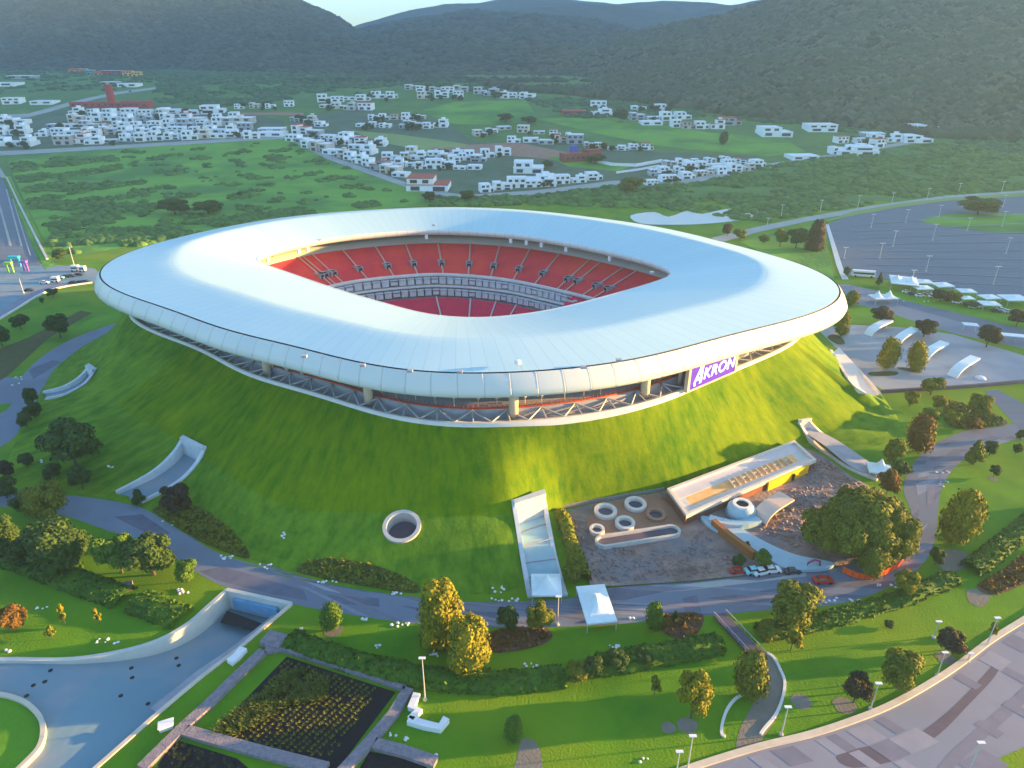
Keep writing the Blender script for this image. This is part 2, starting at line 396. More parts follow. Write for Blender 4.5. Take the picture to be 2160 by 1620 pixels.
for i in range(12):
    f0 = i/12; f1 = (i+1)/12; o0 = -16.5-14*f0; z0 = 5.4-7*f0; o1 = -16.5-14*f1; z1 = 5.4-7*f1
    prof += [(0, o0, z0), (0, o1+.4, z0), (0, o1+.4, z1)]
spart(lathe('lower_tier', prof, [R_in], M['seat_low'], None, 300, False))
spart(lathe('back_wall', [(0, 8, 24.6), (0, 8.4, 27.0), (0, 14, 27.2)], [R_in], mat('backwall', (.36, .42, .38), .7), None, 300, False))
spart(lathe('balcony_front', [(0, -12.6, 15.9), (0, -13.4, 15.9), (0, -13.5, 14.6), (0, -13.2, 14.5)], [R_in], M['pale_concrete'], None, 300, False))
spart(lathe('suite_back', [(0, -11.6, 14.6), (0, -12.0, 5.4), (0, -16.5, 5.4)], [R_in], M['slab'], None, 300, False))
spart(lathe('suite_floor', [(0, -12, 10.6), (0, -15.3, 10.6), (0, -15.3, 9.9), (0, -12, 9.9)], [R_in], M['pale_concrete'], None, 300, False))
pf = MB(); ring = ringpts(R_in, -30, -1.6, 200); pf.add(ring, [tuple(range(200))]); spart(pf.build('pitch', M['pitch']))
# suites: two rows of glazed boxes
M['suite'] = mat('suite', (.50, .60, .66), .5, (.62, .70, .74), .5)
for row, (z, off) in enumerate(((12.5, -13.6), (7.6, -15.6))):
    for k in range(33):
        t = math.radians(36+k*(150-36)/33); dt = math.radians((150-36)/33*.40)
        p = RPi(t, off, z); d = (RPi(t+dt, off, z)-RPi(t-dt, off, z)); L_ = d.length
        mb = MB(); mb.box(p, (L_, 1.9, 2.3 if k % 5 else 1.6), math.atan2(d.y, d.x)); mb.box(p+Vector((0, 0, 1.5)), (L_*1.1, 2.2, .25), math.atan2(d.y, d.x))
        spart(mb.build('suite_box', M['suite']))
# vomitories + aisles
def tier_pt(t, f, up=0.0): return RPi(t, 8-21*f, 24.6-9.6*f+up)
for x, y in ((617, 563), (667, 580), (727, 584), (782, 578), (836, 573), (885, 570), (936, 568), (987, 570), (1034, 572), (1081, 578), (1129, 585), (1181, 594), (1241, 588), (1290, 598), (1340, 602)):
    t = ang(U(x, y, 18.5))
    a, b = tier_pt(t, .48, .6), tier_pt(t, .82, .6); d = b-a; n2 = Vector((-math.sin(t), math.cos(t), 0))
    rad = Vector((math.cos(t), math.sin(t), 0)); c = tier_pt(t, .62, .1)
    mb = MB(); mb.box(c, (3.0, 4.4, 2.0), t+math.pi/2); spart(mb.build('vomitory', M['slab']))
    mb = MB(); mb.box(c-rad*2.25+Vector((0, 0, -.45)), (1.7, .3, 2.1), t+math.pi/2); mb.box(c-rad*1.2+Vector((0, 0, 1.02)), (1.6, 1.9, .06), t+math.pi/2); spart(mb.build('portal', M['dark']))
    mb = MB(); mb.tube([tier_pt(t, .02, .45), tier_pt(t, .99, .45)], .38, 4); spart(mb.build('aisle', M['aisle']))
for x in (930, 990, 1040, 1090):
    t = ang(U(x, 655, 3)); f = lambda q: RPi(t, -16.5-14*q, 5.4-7*q+.5)
    mb = MB(); mb.tube([f(0), f(.9)], .35, 4); spart(mb.build('aisle', M['pale_concrete']))
# white letters of seats in the corner block and the dark block behind them
tA, tB = ang(U(1165, 632, 14)), ang(U(1330, 615, 14))
mb = MB(); A = []; B = []
for i in range(13):
    t = tB+(tA-tB)*i/12; A.append(RPi(t, -10.5, 16.2)); B.append(RPi(t, -17.5, 8.5))
mb.strip(A, B); spart(mb.build('corner_block', M['seat_low']))
for k, (a, b, w_, h_) in enumerate([(1205, 612, 2.6, .9), (1235, 617, 4.2, .9), (1222, 625, 3.8, .9), (1240, 631, 4.5, .8), (1260, 622, 1.6, 1.4), (1215, 637, 3.2, .8)]):
    p = U(a, b, 13.5); t = ang(p); f = (k % 3)/3; q = RPi(t, -12-4*((b-610)/30), 15.1-5.6*((b-610)/30)); mb = MB(); mb.box(q, (w_, h_, .5), t+math.pi/2+.3); spart(mb.build('seat_lettering', M['white']))
# floodlights under the inner edge
for x, y in ((908, 510), (665, 535), (722, 540), (620, 553), (1090, 522), (1158, 535), (1232, 552), (1345, 585), (1060, 520), (1115, 527)):
    t = ang(U(x, y, 30)); q = RPi(t, -.2, 29.6); mb = MB(); mb.box(q, (1.3, .8, 1.9), t+math.pi/2); mb.tube([q, q+Vector((0, 0, 1.8))], .15, 5); spart(mb.build('floodlight', M['white']))
# video board with the sponsor's lettering
M['board'] = mat('board', (.07, .02, .42), .4, emit=.06)
M['letter'] = mat('letter', (.9, .88, 1.0), .4, emit=.16)
ta, tb = ang(U(1456, 800, 26)), ang(U(1584, 768, 26))
pa, pb = RP(ta, .9, 22.4), RP(tb, .9, 22.4); dv = pb-pa; wid = dv.length; az = math.atan2(dv.y, dv.x); mid = (pa+pb)/2; hgt = 7.0
brd = empty('video_board', mid, az); brd.parent = stad; brd.matrix_parent_inverse = Matrix.Translation(-SC)
mb = MB(); mb.box((0, 0, hgt/2), (wid, .8, hgt)); mb.build('screen', M['board'], brd)
mb = MB()
for x_ in (-wid/2-.5, wid/2+.5): mb.box((x_, 0, hgt/2), (.9, 1.2, hgt))
mb.box((0, 0, -.1), (wid+1.9, 1.2, .5)); mb.build('screen_frame', M['beige'], brd)
fc = bpy.data.curves.new('lettering', 'FONT'); fc.body = 'KRON'; fc.size = wid*.22; fc.extrude = .08; fc.shear = .12; fc.offset = .02; fc.space_character = 1.06; fc.materials.append(M['letter'])
fo = bpy.data.objects.new('lettering_curve', fc); COL.objects.link(fo); bpy.context.view_layer.update()
me_ = bpy.data.meshes.new_from_object(fo); bpy.data.objects.remove(fo); fo = bpy.data.objects.new('lettering', me_); COL.objects.link(fo); me_.materials.clear(); me_.materials.append(M['letter']); fo.parent = brd; fo.rotation_euler = (math.pi/2, 0, 0); fo.location = (-wid*.225, -.52, hgt*.27); fo.scale = (1.08, 1.05, 1)
mb = MB(); x0 = -wid*.43; s_ = wid*.21
P2 = [(0, .05), (.16, .05), (.62, 1.12), (.62, .42), (.36, .42), (.29, .22), (.62, .22), (.62, -.12), (.84, -.02), (.84, 1.5), (.62, 1.5)]
P2 = [(x0+a*s_+.05*b*s_, b*s_*.85+hgt*.22) for a, b in P2]
mb.add([(a, -.50, b) for a, b in P2]+[(a, -.62, b) for a, b in P2], [tuple(range(11))[::-1], tuple(range(11, 22))]+[(i, (i+1) % 11, 11+(i+1) % 11, 11+i) for i in range(11)])
mb.build('lettering', M['letter'], brd)
mb = MB(); mb.tube([(-wid*.40, -.5, 1.3), (-wid*.40, -.62, 1.3)], .42, 14); mb.build('dot', M['letter'], brd)
# ---------------------------------------------------------------- ground, mound
TRENCH = []   # filled with (pixel) loops that the ground leaves open
def flat_sheet(name, loops, z, m, kind='structure', parent=None):
    """loops of Vectors (first outer, others holes) filled at their own z (+z)"""
    allv = [Vector((p[0], p[1], (p[2] if len(p) > 2 else 0)+z)) for lp in loops for p in lp]
    tris = tessellate_polygon([[Vector((p[0], p[1], 0)) for p in lp] for lp in loops])
    mb = MB(); fs = []
    for a, b, c in tris:
        n_ = (allv[b]-allv[a]).cross(allv[c]-allv[a]); fs.append((a, b, c) if n_.z > 0 else (c, b, a))
    mb.add(allv, fs); o = mb.build(name, m, parent)
    if kind: o['kind'] = kind
    return o
def pxsheet(name, pts, z, m, smooth=0, kind='structure', far=False):
    P = [G(a, b) for a, b in pts]; P = [Vector((p.x, p.y, 0)) for p in P]
    if smooth: P = smooth_line(P, smooth, True)
    if not far: return flat_sheet(name, [P], z, m, kind)
    return drape(name, P, z, m, kind)
def drape(name, P, z, m, kind='structure', step=18.0):
    bm = bmesh.new(); vs = [bm.verts.new((p[0], p[1], 0)) for p in P]
    tris = tessellate_polygon([[Vector((p[0], p[1], 0)) for p in P]])
    for t3 in tris:
        try: bm.faces.new([vs[i] for i in t3])
        except ValueError: pass
    xs = [p[0] for p in P]; ys = [p[1] for p in P]
    big = max(max(xs)-min(xs), max(ys)-min(ys)); st = max(step, big/40)
    for ax, lo, hi in ((0, min(xs), max(xs)), (1, min(ys), max(ys))):
        q = lo+st
        while q < hi:
            no = [0, 0, 0]; no[ax] = 1; co = [0, 0, 0]; co[ax] = q
            bmesh.ops.bisect_plane(bm, geom=bm.verts[:]+bm.edges[:]+bm.faces[:], plane_co=co, plane_no=no); q += st
    for v in bm.verts: v.co.z = T(v.co.x, v.co.y)+z
    for f in bm.faces:
        f.normal_update()
        if f.normal.z < 0: f.normal_flip()
    me = bpy.data.meshes.new(name); bm.to_mesh(me); bm.free(); o = link(name, me, m)
    if kind: o['kind'] = kind
    return o
# underpass trench outline in the lower left
TL = [(30, 1392), (150, 1392), (260, 1375), (340, 1350), (400, 1315), (440, 1280), (478, 1246)]
TR = [(615, 1276), (560, 1322), (500, 1372), (430, 1425), (340, 1500), (240, 1588), (180, 1640), (60, 1740)]
trench_l = [U(a, b) for a, b in TL]; trench_r = [U(a, b) for a, b in TR]
ISL = [U(a, b) for a, b in [(-60, 1465), (0, 1467), (50, 1482), (82, 1510), (92, 1540), (85, 1575), (60, 1605), (0, 1660), (-60, 1700)]]
E_ = lambda *a: Vector((a[0], a[1], 0))
TB = [U(-330, 1400), U(-330, 1760)]
trench = smooth_line(trench_l, 4)+smooth_line(trench_r, 3)+[U(60, 1760), U(-330, 1760), U(-330, 1400), U(-100, 1394)]
bowlhole = ringpts(R_in, 5, 0, 90)
wellc = U(1540, 1080)
flat_sheet('ground', [[(-900, 20, 0), (900, 20, 0), (900, 560, 0), (-900, 560, 0)], trench, [Vector(p) for p in bowlhole]], 0, M['lawn'])
# far terrain
nx, ny = 150, 110; V = []; Fq = []
for j in range(ny):
    y = 560+(5200-560)*(j/(ny-1))**1.6
    for i in range(nx):
        x = (i/(nx-1)-.5)*2*max(900, y*1.0); V.append((x, y, T(x, y)))
for j in range(ny-1):
    for i in range(nx-1): a = j*nx+i; Fq.append((a, a+1, a+nx+1, a+nx))
o = npmesh('terrain', V, Fq, M['far_ground'], None, True); o['kind'] = 'structure'
# mound
CH = []      # polygons (xy lists) cut out of the mound for channels and the well
def inpoly(x, y, P):
    c = False; j = len(P)-1
    for i in range(len(P)):
        xi, yi = P[i][0], P[i][1]; xj, yj = P[j][0], P[j][1]
        if (yi > y) != (yj > y) and x < (xj-xi)*(y-yi)/(yj-yi)+xi: c = not c
        j = i
    return c
M['mound'] = None
def mound_mat():
    m = bpy.data.materials.new('mound_grass'); m.use_nodes = True; t = m.node_tree; N = t.nodes; L = t.links; b = N['Principled BSDF']; b.inputs['Roughness'].default_value = .9; b.inputs['Specular IOR Level'].default_value = .1
    uv = N.new('ShaderNodeUVMap'); mp = N.new('ShaderNodeMapping'); L.new(uv.outputs[0], mp.inputs[0]); mp.inputs['Scale'].default_value = (240, 3.2, 1)
    n1 = N.new('ShaderNodeTexNoise'); n1.inputs['Scale'].default_value = 1.0; n1.inputs['Detail'].default_value = 6; n1.inputs['Roughness'].default_value = .65; L.new(mp.outputs[0], n1.inputs['Vector'])
    g = N.new('ShaderNodeNewGeometry'); n2 = N.new('ShaderNodeTexNoise'); n2.inputs['Scale'].default_value = .045; n2.inputs['Detail'].default_value = 7; L.new(g.outputs['Position'], n2.inputs['Vector'])
    ad = N.new('ShaderNodeMath'); ad.operation = 'MULTIPLY_ADD'; L.new(n1.outputs['Fac'], ad.inputs[0]); ad.inputs[1].default_value = .75
    m0 = N.new('ShaderNodeMath'); m0.operation = 'MULTIPLY'; L.new(n2.outputs['Fac'], m0.inputs[0]); m0.inputs[1].default_value = .38; L.new(m0.outputs[0], ad.inputs[2])
    sc = N.new('ShaderNodeVectorMath'); sc.operation = 'MULTIPLY'; sc.inputs[1].default_value = (31, 2.2, 0); L.new(uv.outputs[0], sc.inputs[0]); fl = N.new('ShaderNodeVectorMath'); fl.operation = 'FLOOR'; L.new(sc.outputs[0], fl.inputs[0])
    wn = N.new('ShaderNodeTexWhiteNoise'); wn.noise_dimensions = '2D'; L.new(fl.outputs[0], wn.inputs['Vector']); pm = N.new('ShaderNodeMath'); pm.operation = 'MULTIPLY_ADD'; L.new(wn.outputs['Value'], pm.inputs[0]); pm.inputs[1].default_value = .07; pm.inputs[2].default_value = -.035
    ad2 = N.new('ShaderNodeMath'); ad2.operation = 'ADD'; L.new(ad.outputs[0], ad2.inputs[0]); L.new(pm.outputs[0], ad2.inputs[1]); ad = ad2
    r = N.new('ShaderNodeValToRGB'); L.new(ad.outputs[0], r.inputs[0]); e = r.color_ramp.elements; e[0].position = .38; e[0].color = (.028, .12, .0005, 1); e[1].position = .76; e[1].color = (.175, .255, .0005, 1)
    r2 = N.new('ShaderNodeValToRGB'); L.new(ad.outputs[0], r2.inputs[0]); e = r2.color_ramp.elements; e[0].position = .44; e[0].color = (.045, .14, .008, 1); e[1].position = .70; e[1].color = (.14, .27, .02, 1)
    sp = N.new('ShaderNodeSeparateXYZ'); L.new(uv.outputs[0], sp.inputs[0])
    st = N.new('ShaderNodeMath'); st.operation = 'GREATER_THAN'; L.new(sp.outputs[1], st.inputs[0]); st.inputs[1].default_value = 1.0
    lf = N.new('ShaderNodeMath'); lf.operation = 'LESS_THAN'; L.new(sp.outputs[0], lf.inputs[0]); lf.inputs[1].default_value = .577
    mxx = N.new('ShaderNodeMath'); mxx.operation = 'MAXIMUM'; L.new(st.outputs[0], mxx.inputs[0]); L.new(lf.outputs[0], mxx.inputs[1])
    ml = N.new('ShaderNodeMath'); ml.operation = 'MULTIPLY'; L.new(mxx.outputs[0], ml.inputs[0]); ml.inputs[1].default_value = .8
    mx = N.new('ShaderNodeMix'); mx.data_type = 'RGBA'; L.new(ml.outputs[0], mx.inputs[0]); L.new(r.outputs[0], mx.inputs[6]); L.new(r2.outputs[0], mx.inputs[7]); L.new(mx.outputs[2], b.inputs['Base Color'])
    bp = N.new('ShaderNodeBump'); bp.inputs['Distance'].default_value = .12; bp.inputs['Strength'].default_value = .7
    n3 = N.new('ShaderNodeTexNoise'); n3.inputs['Scale'].default_value = 1.2; n3.inputs['Detail'].default_value = 5; L.new(g.outputs['Position'], n3.inputs['Vector']); L.new(n3.outputs['Fac'], bp.inputs['Height']); L.new(bp.outputs[0], b.inputs['Normal'])
    return m
M['mound'] = mound_mat()
def build_mound():
    n = 900; ks = [i/26 for i in range(27)]; k2 = [i/26 for i in range(1, 27)]
    V = []; UVv = []
    for i in range(n):
        t = 2*math.pi*i/n; rr, rk, rb, zk = tab(t); c, s = math.cos(t), math.sin(t)
        for q in ks:
            r = rr-.5+(rk-rr+.5)*q; V.append((SC.x+r*c, SC.y+r*s, slope_z(r, rr, rk, rb, zk) if q else 22.2)); UVv.append((i/n, q))
        for q in k2:
            r = rk+(rb-rk)*q; z = slope_z(r-.001, rr, rk, rb, zk); V.append((SC.x+r*c, SC.y+r*s, z+.03 if q < 1 else -.3)); UVv.append((i/n, 1.0001+q))
    K = len(ks)+len(k2); F = []; UF = []
    bbs = [(min(p[0] for p in P), max(p[0] for p in P), min(p[1] for p in P), max(p[1] for p in P), P) for P in CH]
    for i in range(n):
        for k in range(K-1):
            a, b = i*K+k, ((i+1) % n)*K+k; cx = (V[a][0]+V[b+1][0])/2; cy = (V[a][1]+V[b+1][1])/2
            if any(x0 < cx < x1 and y0 < cy < y1 and inpoly(cx, cy, P) for x0, x1, y0, y1, P in bbs): continue
            F.append((a, a+1, b+1, b)); u1 = (i+1)/n
            UF += [UVv[a], UVv[a+1], (u1, UVv[b+1][1]), (u1, UVv[b][1])]
    o = npmesh('mound', V, F, M['mound'], None, True); ul = o.data.uv_layers.new(name='UVMap'); ul.data.foreach_set('uv', np.array(UF, np.float32).ravel())
    o['kind'] = 'structure'
# ---------------------------------------------------------------- hills
def hill(name, base, ridge, D, m, seed, nphi=150, ns=60, rough=14, z0=None, back=.35):
    """a ridge of hills: base line and crest line given by bearing; real distances"""
    bx = [a for a, b in base]; by = [b for a, b in base]; rx = [a for a, b in ridge]; ry = [b for a, b in ridge]
    x0, x1 = min(rx), max(rx); V = []; F = []
    for i in range(nphi):
        px = x0+(x1-x0)*i/(nphi-1); pb = G(px, float(np.interp(px, bx, by))); 
        d = ray(px, float(np.interp(px, rx, ry))); Dr = float(np.interp(px, [x0, x1], D)) if hasattr(D, '__len__') else D
        k = Dr/d[1]; pr_ = Vector((d[0]*k, d[1]*k, CAMH+d[2]*k))
        pb = Vector((pb.x, pb.y, pb.z-2))
        for j in range(ns):
            s = j/(ns-1)*(1+back)
            x = pb.x+(pr_.x-pb.x)*s; y = pb.y+(pr_.y-pb.y)*s
            if s <= 1: z = pb.z+(pr_.z-pb.z)*(s**1.15*.85+.15*sstep(0, 1, s))
            else: z = pr_.z-(pr_.z-pb.z)*((s-1)/back)**1.5*.6
            w_ = math.sin(min(s, 1)*math.pi)**.7*(.9 if s < 1 else 0)+.10*min(s*4, 1)
            q = Vector((x, y, seed*31.7))
            nn = noise.fractal(q/340, 1.0, 2.1, 4)*rough*2.2+noise.fractal(q/90, 1.0, 2.1, 5)*rough*.6
            z += nn*w_
            V.append((x, y, z))
    for i in range(nphi-1):
        for j in range(ns-1): a = i*ns+j; F.append((a, a+ns, a+ns+1, a+1))
    o = npmesh(name, V, F, m, None, True); o['kind'] = 'structure'
    return np.array(V).reshape(nphi, ns, 3), o
M['hill_near'] = mat('hill_near', (.018, .032, .018), .95, (.04, .055, .03), .02, 10, .8, 6.0, .05)
M['hill_left'] = mat('hill_left', (.022, .040, .022), .95, (.05, .07, .035), .012, 11, .7, 14.0, .03, col3=(.09, .085, .07), scale3=.006)
M['hill_mid'] = mat('hill_mid', (.02, .04, .022), .95, (.045, .075, .035), .008, 10, .8, 14.0, .02)
hl, _ = hill('hill_left', [(-250, 150), (300, 150), (560, 155), (820, 150)], [(-260, -62), (300, -62), (520, -46), (600, -22), (640, 0), (700, 28), (745, 57), (790, 92), (830, 125)], 2500, M['hill_left'], 1, 170, 80, 20)
hm, _ = hill('hill_middle', [(600, 175), (1250, 172)], [(600, 110), (700, 75), (745, 60), (800, 48), (880, 34), (950, 27), (1010, 22), (1060, 27), (1130, 24), (1220, 34), (1300, 52), (1380, 75), (1460, 110)], 2900, M['hill_mid'], 2, 150, 60, 16)
h3, _ = hill('hill_behind', [(850, 140), (1700, 140)], [(860, 70), (960, 34), (1060, 17), (1130, 8), (1200, 4), (1290, 10), (1380, 22), (1450, 28), (1510, 14), (1600, 0), (1760, -30), (2300, -60)], 3600, M['hill_mid'], 3, 120, 50, 22)
h4, _ = hill('mountain_far', [(600, 138), (1500, 138)], [(640, 90), (720, 66), (760, 52), (820, 34), (880, 19), (940, 9), (1010, 6), (1060, -4), (1150, -6), (1300, 6), (1400, 0), (1500, 4), (1620, 20)], 4200, M['hill_mid'], 4, 110, 40, 26)
hr, _ = hill('hill_right', [(1010, 178), (1100, 192), (1200, 200), (1400, 222), (1600, 250), (1800, 272), (1960, 288), (2160, 300), (2500, 330)], [(1010, 172), (1080, 150), (1160, 116), (1250, 96), (1350, 72), (1450, 50), (1520, 36), (1600, 12), (1650, -8), (1750, -35), (2000, -60), (2200, -60), (2500, -60)], (2000, 1500), M['hill_near'], 5, 200, 90, 9)
# unseen ridge added right of frame, crest shaped to shade valley and low ground
def add_shade_ridge():
    V = []; F = []; ys = [ -900+i*45 for i in range(140)]; K = 13
    for y in ys:
        crest = 196+190*sstep(640, 900, y)+330*sstep(1100, 2600, y)+11*noise.fractal(Vector((y/110, 3.3, 0)), 1, 2, 4)*(1 if y < 650 else 4)
        for k in range(K):
            x = 1500+(k/(K-1))*1200+.25*max(0, y-1500); f = 1-abs(k/(K-1)-.42)/(.42 if k/(K-1) < .42 else .58); V.append((x, y, max(T(x, y)-2, -2)*(1-f)+crest*f))
    for i in range(len(ys)-1):
        for k in range(K-1): a = i*K+k; F.append((a, a+1, a+K+1, a+K))
    o = npmesh('unseen_shade_ridge', V, F, M['hill_near'], None, True); o['kind'] = 'structure'
add_shade_ridge()
# forest on the slopes: crowns as one mass each
def ico(sub=1):
    bm = bmesh.new(); bmesh.ops.create_icosphere(bm, subdivisions=sub, radius=1); V = np.array([v.co[:] for v in bm.verts]); F = np.array([[v.index for v in f.verts] for f in bm.faces]); bm.free(); return V, F
I1 = ico(2); I0 = ico(1)
def blobs(name, P, S, m, seed=0, hi=False, label=None, cat=None, flat=.8, smooth=False, parent=None):
    V0, F0 = I1 if hi else I0; r = np.random.default_rng(seed); NP = 6; protos = []
    for k in range(NP):
        q = V0.copy(); dsp = np.array([1+.42*noise.fractal(Vector(v)*1.7+Vector((k*9.1+seed, 0, 0)), 1, 2, 3) for v in q])
        q = q*dsp[:, None]; q[:, 2] *= flat; protos.append(q)
    P = np.asarray(P); S = np.asarray(S); n = len(P); nv = len(V0)
    out = np.empty((n, nv, 3), np.float32); idx = r.integers(0, NP, n); a = r.random(n)*6.283
    ca, sa = np.cos(a), np.sin(a)
    pr_ = np.stack(protos)[idx]; pr_ = pr_+r.normal(0, .07, pr_.shape)
    out[:, :, 0] = (pr_[:, :, 0]*ca[:, None]-pr_[:, :, 1]*sa[:, None])*S[:, None]+P[:, 0:1]
    out[:, :, 1] = (pr_[:, :, 0]*sa[:, None]+pr_[:, :, 1]*ca[:, None])*S[:, None]+P[:, 1:2]
    out[:, :, 2] = pr_[:, :, 2]*S[:, None]+P[:, 2:3]
    F = (F0[None]+(np.arange(n)*nv)[:, None, None]).reshape(-1, 3)
    o = npmesh(name, out.reshape(-1, 3), F, m, parent, smooth)
    if label: tag(o, label, cat, kind='stuff')
    return o
M['forest'] = mat('forest', (.018, .034, .018), .9, (.075, .10, .055), .035, 6, .9, 1.5, .3, col3=(.028, .052, .03), scale3=.012, island=.55)
M['forest_near'] = mat('forest_near', (.010, .022, .012), .9, (.10, .125, .065), .06, 7, .9, 1.5, .4, col3=(.04, .075, .035), scale3=.02, island=.55)
M['scrub'] = mat('scrub', (.03, .095, .022), .9, (.10, .22, .045), .05, 6, .9, .6, .6, island=.4)
M['scrub_dark'] = mat('scrub_dark', (.025, .08, .035), .9, (.07, .165, .06), .05, 6, .9, .6, .6, island=.4)
def grid_sample(A, n, jmax, r, jmin=0):
    i = r.random(n)*(A.shape[0]-1.001); j = (jmin+r.random(n)*(jmax-jmin))*(A.shape[1]-1.001)
    i0 = i.astype(int); j0 = j.astype(int); fi = (i-i0)[:, None]; fj = (j-j0)[:, None]
    return (A[i0, j0]*(1-fi)*(1-fj)+A[i0+1, j0]*fi*(1-fj)+A[i0, j0+1]*(1-fi)*fj+A[i0+1, j0+1]*fi*fj)
def vis(P, lo=-60, hi=2220, top=-60):
    c, s = math.cos(PITCH), math.sin(PITCH); zc = P[:, 1]*c-(P[:, 2]-CAMH)*s; px = 1080+FPX*P[:, 0]/zc; py = 810-FPX*(P[:, 1]*s+(P[:, 2]-CAMH)*c)/zc
    return (px > lo) & (px < hi) & (py > top)
r_ = np.random.default_rng(11)
P = grid_sample(hr, 30000, .72, r_); P = P[vis(P)]; blobs('hill_forest', P+[0, 0, 1.5], r_.uniform(6, 13, len(P)), M['forest_near'], 1, label='dense dark forest covering the hillside on the right', cat='forest', flat=.85)
P = grid_sample(hl, 16000, .72, r_); P = P[vis(P)]; blobs('scrub_forest', P, r_.uniform(5, 14, len(P)), M['forest'], 2, label='dark scrub woodland on the steep left mountainside', cat='forest', flat=.6)
P = grid_sample(hm, 9000, .7, r_); P = P[vis(P)]; blobs('valley_forest', P, r_.uniform(8, 18, len(P)), M['forest'], 3, label='bluish woodland on the middle hills beyond the suburb', cat='forest', flat=.55)
# haze
hz = MB(); hz.box((0, 2600, 379), (8600, 7100, 782)); 
hz.v = [(x, y, (z if z > 0 else -12)) for x, y, z in hz.v]
hm_ = bpy.data.materials.new('haze'); hm_.use_nodes = True; t = hm_.node_tree; t.nodes.clear(); ov = t.nodes.new('ShaderNodeOutputMaterial'); pv = t.nodes.new('ShaderNodeVolumePrincipled')
pv.inputs['Color'].default_value = (.42, .74, 1.0, 1); pv.inputs['Density'].default_value = 0.00016; pv.inputs['Anisotropy'].default_value = .2
t.links.new(pv.outputs[0], ov.inputs['Volume'])
ho = hz.build('haze', hm_); ho['kind'] = 'stuff'; ho['label'] = 'thin blue evening haze over the valley'
# ---------------------------------------------------------------- paving, roads, beds
M['paving'] = mat('paving', (.12, .165, .235), .75, (.19, .235, .305), .045, 8, .7, .02, 3, col3=(.15, .17, .22), scale3=.03)
M['plaza'] = mat('plaza', (.27, .31, .36), .8, (.35, .38, .42), .04, 8, .8, col3=(.24, .28, .34), scale3=.03)
M['plaza_warm'] = mat('plaza_warm', (.175, .19, .25), .8, (.23, .245, .30), .06, 8, .8, col3=(.19, .22, .28), scale3=.05)
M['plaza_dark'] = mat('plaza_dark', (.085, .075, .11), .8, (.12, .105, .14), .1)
M['asphalt'] = mat('asphalt', (.10, .135, .19), .85, (.135, .17, .225), .03, 8, .8, stretch=(1, 6, 1))
M['ramp'] = mat('ramp', (.12, .225, .29), .8, (.18, .29, .35), .035, 9, .8, col3=(.24, .28, .32), scale3=.05)
M['earth'] = mat('earth', (.16, .11, .10), .95, (.40, .30, .26), .16, 12, .7, .6, 1.2, col3=(.20, .19, .21), scale3=.07)
M['earth_red'] = mat('earth_red', (.30, .15, .10), .95, (.36, .22, .16), .2, 8, .8)
M['far_road'] = mat('far_road', (.30, .33, .33), .9, (.38, .40, .38), .05)
M['dirt_path'] = mat('dirt_path', (.16, .15, .12), .95, (.22, .20, .17), .3, 8, .9, .1, 2)
M['curb_warm'] = mat('curb_warm', (.52, .46, .36), .8, (.60, .54, .44), .3)
M['bright_lawn'] = mat('bright_lawn', (.06, .21, .006), .9, (.14, .32, .012), .05, 8, .8, .12, 2)
M['field'] = mat('field', (.09, .27, .03), .95, (.18, .40, .045), .02, 9, .9, .6, .3, col3=(.06, .20, .035), scale3=.012)
M['field_dry'] = mat('field_dry', (.18, .28, .08), .95, (.26, .34, .12), .03, 8, .8)
M['water'] = mat('water', (.55, .58, .56), .3, (.64, .64, .58), .05)  # pale tone is the sky's reflection put into the base colour
_in = [(290, 1068), (350, 1100), (420, 1145), (480, 1175), (560, 1203), (640, 1225), (760, 1245), (880, 1262), (1000, 1270), (1110, 1268), (1200, 1262), (1290, 1240), (1450, 1228), (1600, 1212), (1700, 1205), (1790, 1192), (1870, 1178), (1915, 1130), (1922, 1080), (1905, 1030), (1925, 980), (1965, 940), (2050, 905), (2160, 893), (2300, 890)]
_ou = [(2300, 922), (2160, 925), (2070, 948), (2015, 985), (1985, 1035), (1978, 1090), (1968, 1155), (1930, 1205), (1850, 1250), (1750, 1277), (1650, 1284), (1500, 1298), (1400, 1307), (1280, 1318), (1170, 1322), (1000, 1322), (880, 1316), (760, 1300), (620, 1275), (540, 1255), (460, 1232), (385, 1188), (330, 1150), (230, 1120), (150, 1092), (60, 1072), (-80, 1060), (-80, 1015), (0, 1020), (80, 1046), (160, 1046)]
M['slab_b0'] = mat('slab_b0', (.10, .115, .17), .8, (.13, .145, .20), .3)
pxsheet('ring_path', _in+_ou, .012, M['paving'], 3)
pxsheet('ring_path', [(255, 680), (235, 706), (185, 732), (125, 768), (98, 805), (85, 835), (52, 885), (22, 930), (-60, 960), (-60, 890), (0, 872), (25, 850), (38, 805), (85, 755), (150, 716), (210, 693)], .012, M['paving'], 3)
# darker slabs laid in the path
for q in ([(420, 1205), (470, 1195), (640, 1245), (650, 1268), (560, 1250), (460, 1225)], [(1000, 1290), (1090, 1292), (1090, 1320), (1000, 1320)], [(1440, 1262), (1470, 1255), (1480, 1290), (1445, 1292)], [(240, 1090), (300, 1085), (360, 1125), (330, 1135)], [(60, 780), (110, 760), (130, 763), (70, 800)], [(690, 1255), (800, 1262), (800, 1280), (700, 1272)]):
    pxsheet('paving_slab', q, .02, M['slab_b0'], 0)
pxsheet('paving_slab', [(640, 1226), (700, 1237), (720, 1252), (660, 1240)], .021, M['plaza'], 0)
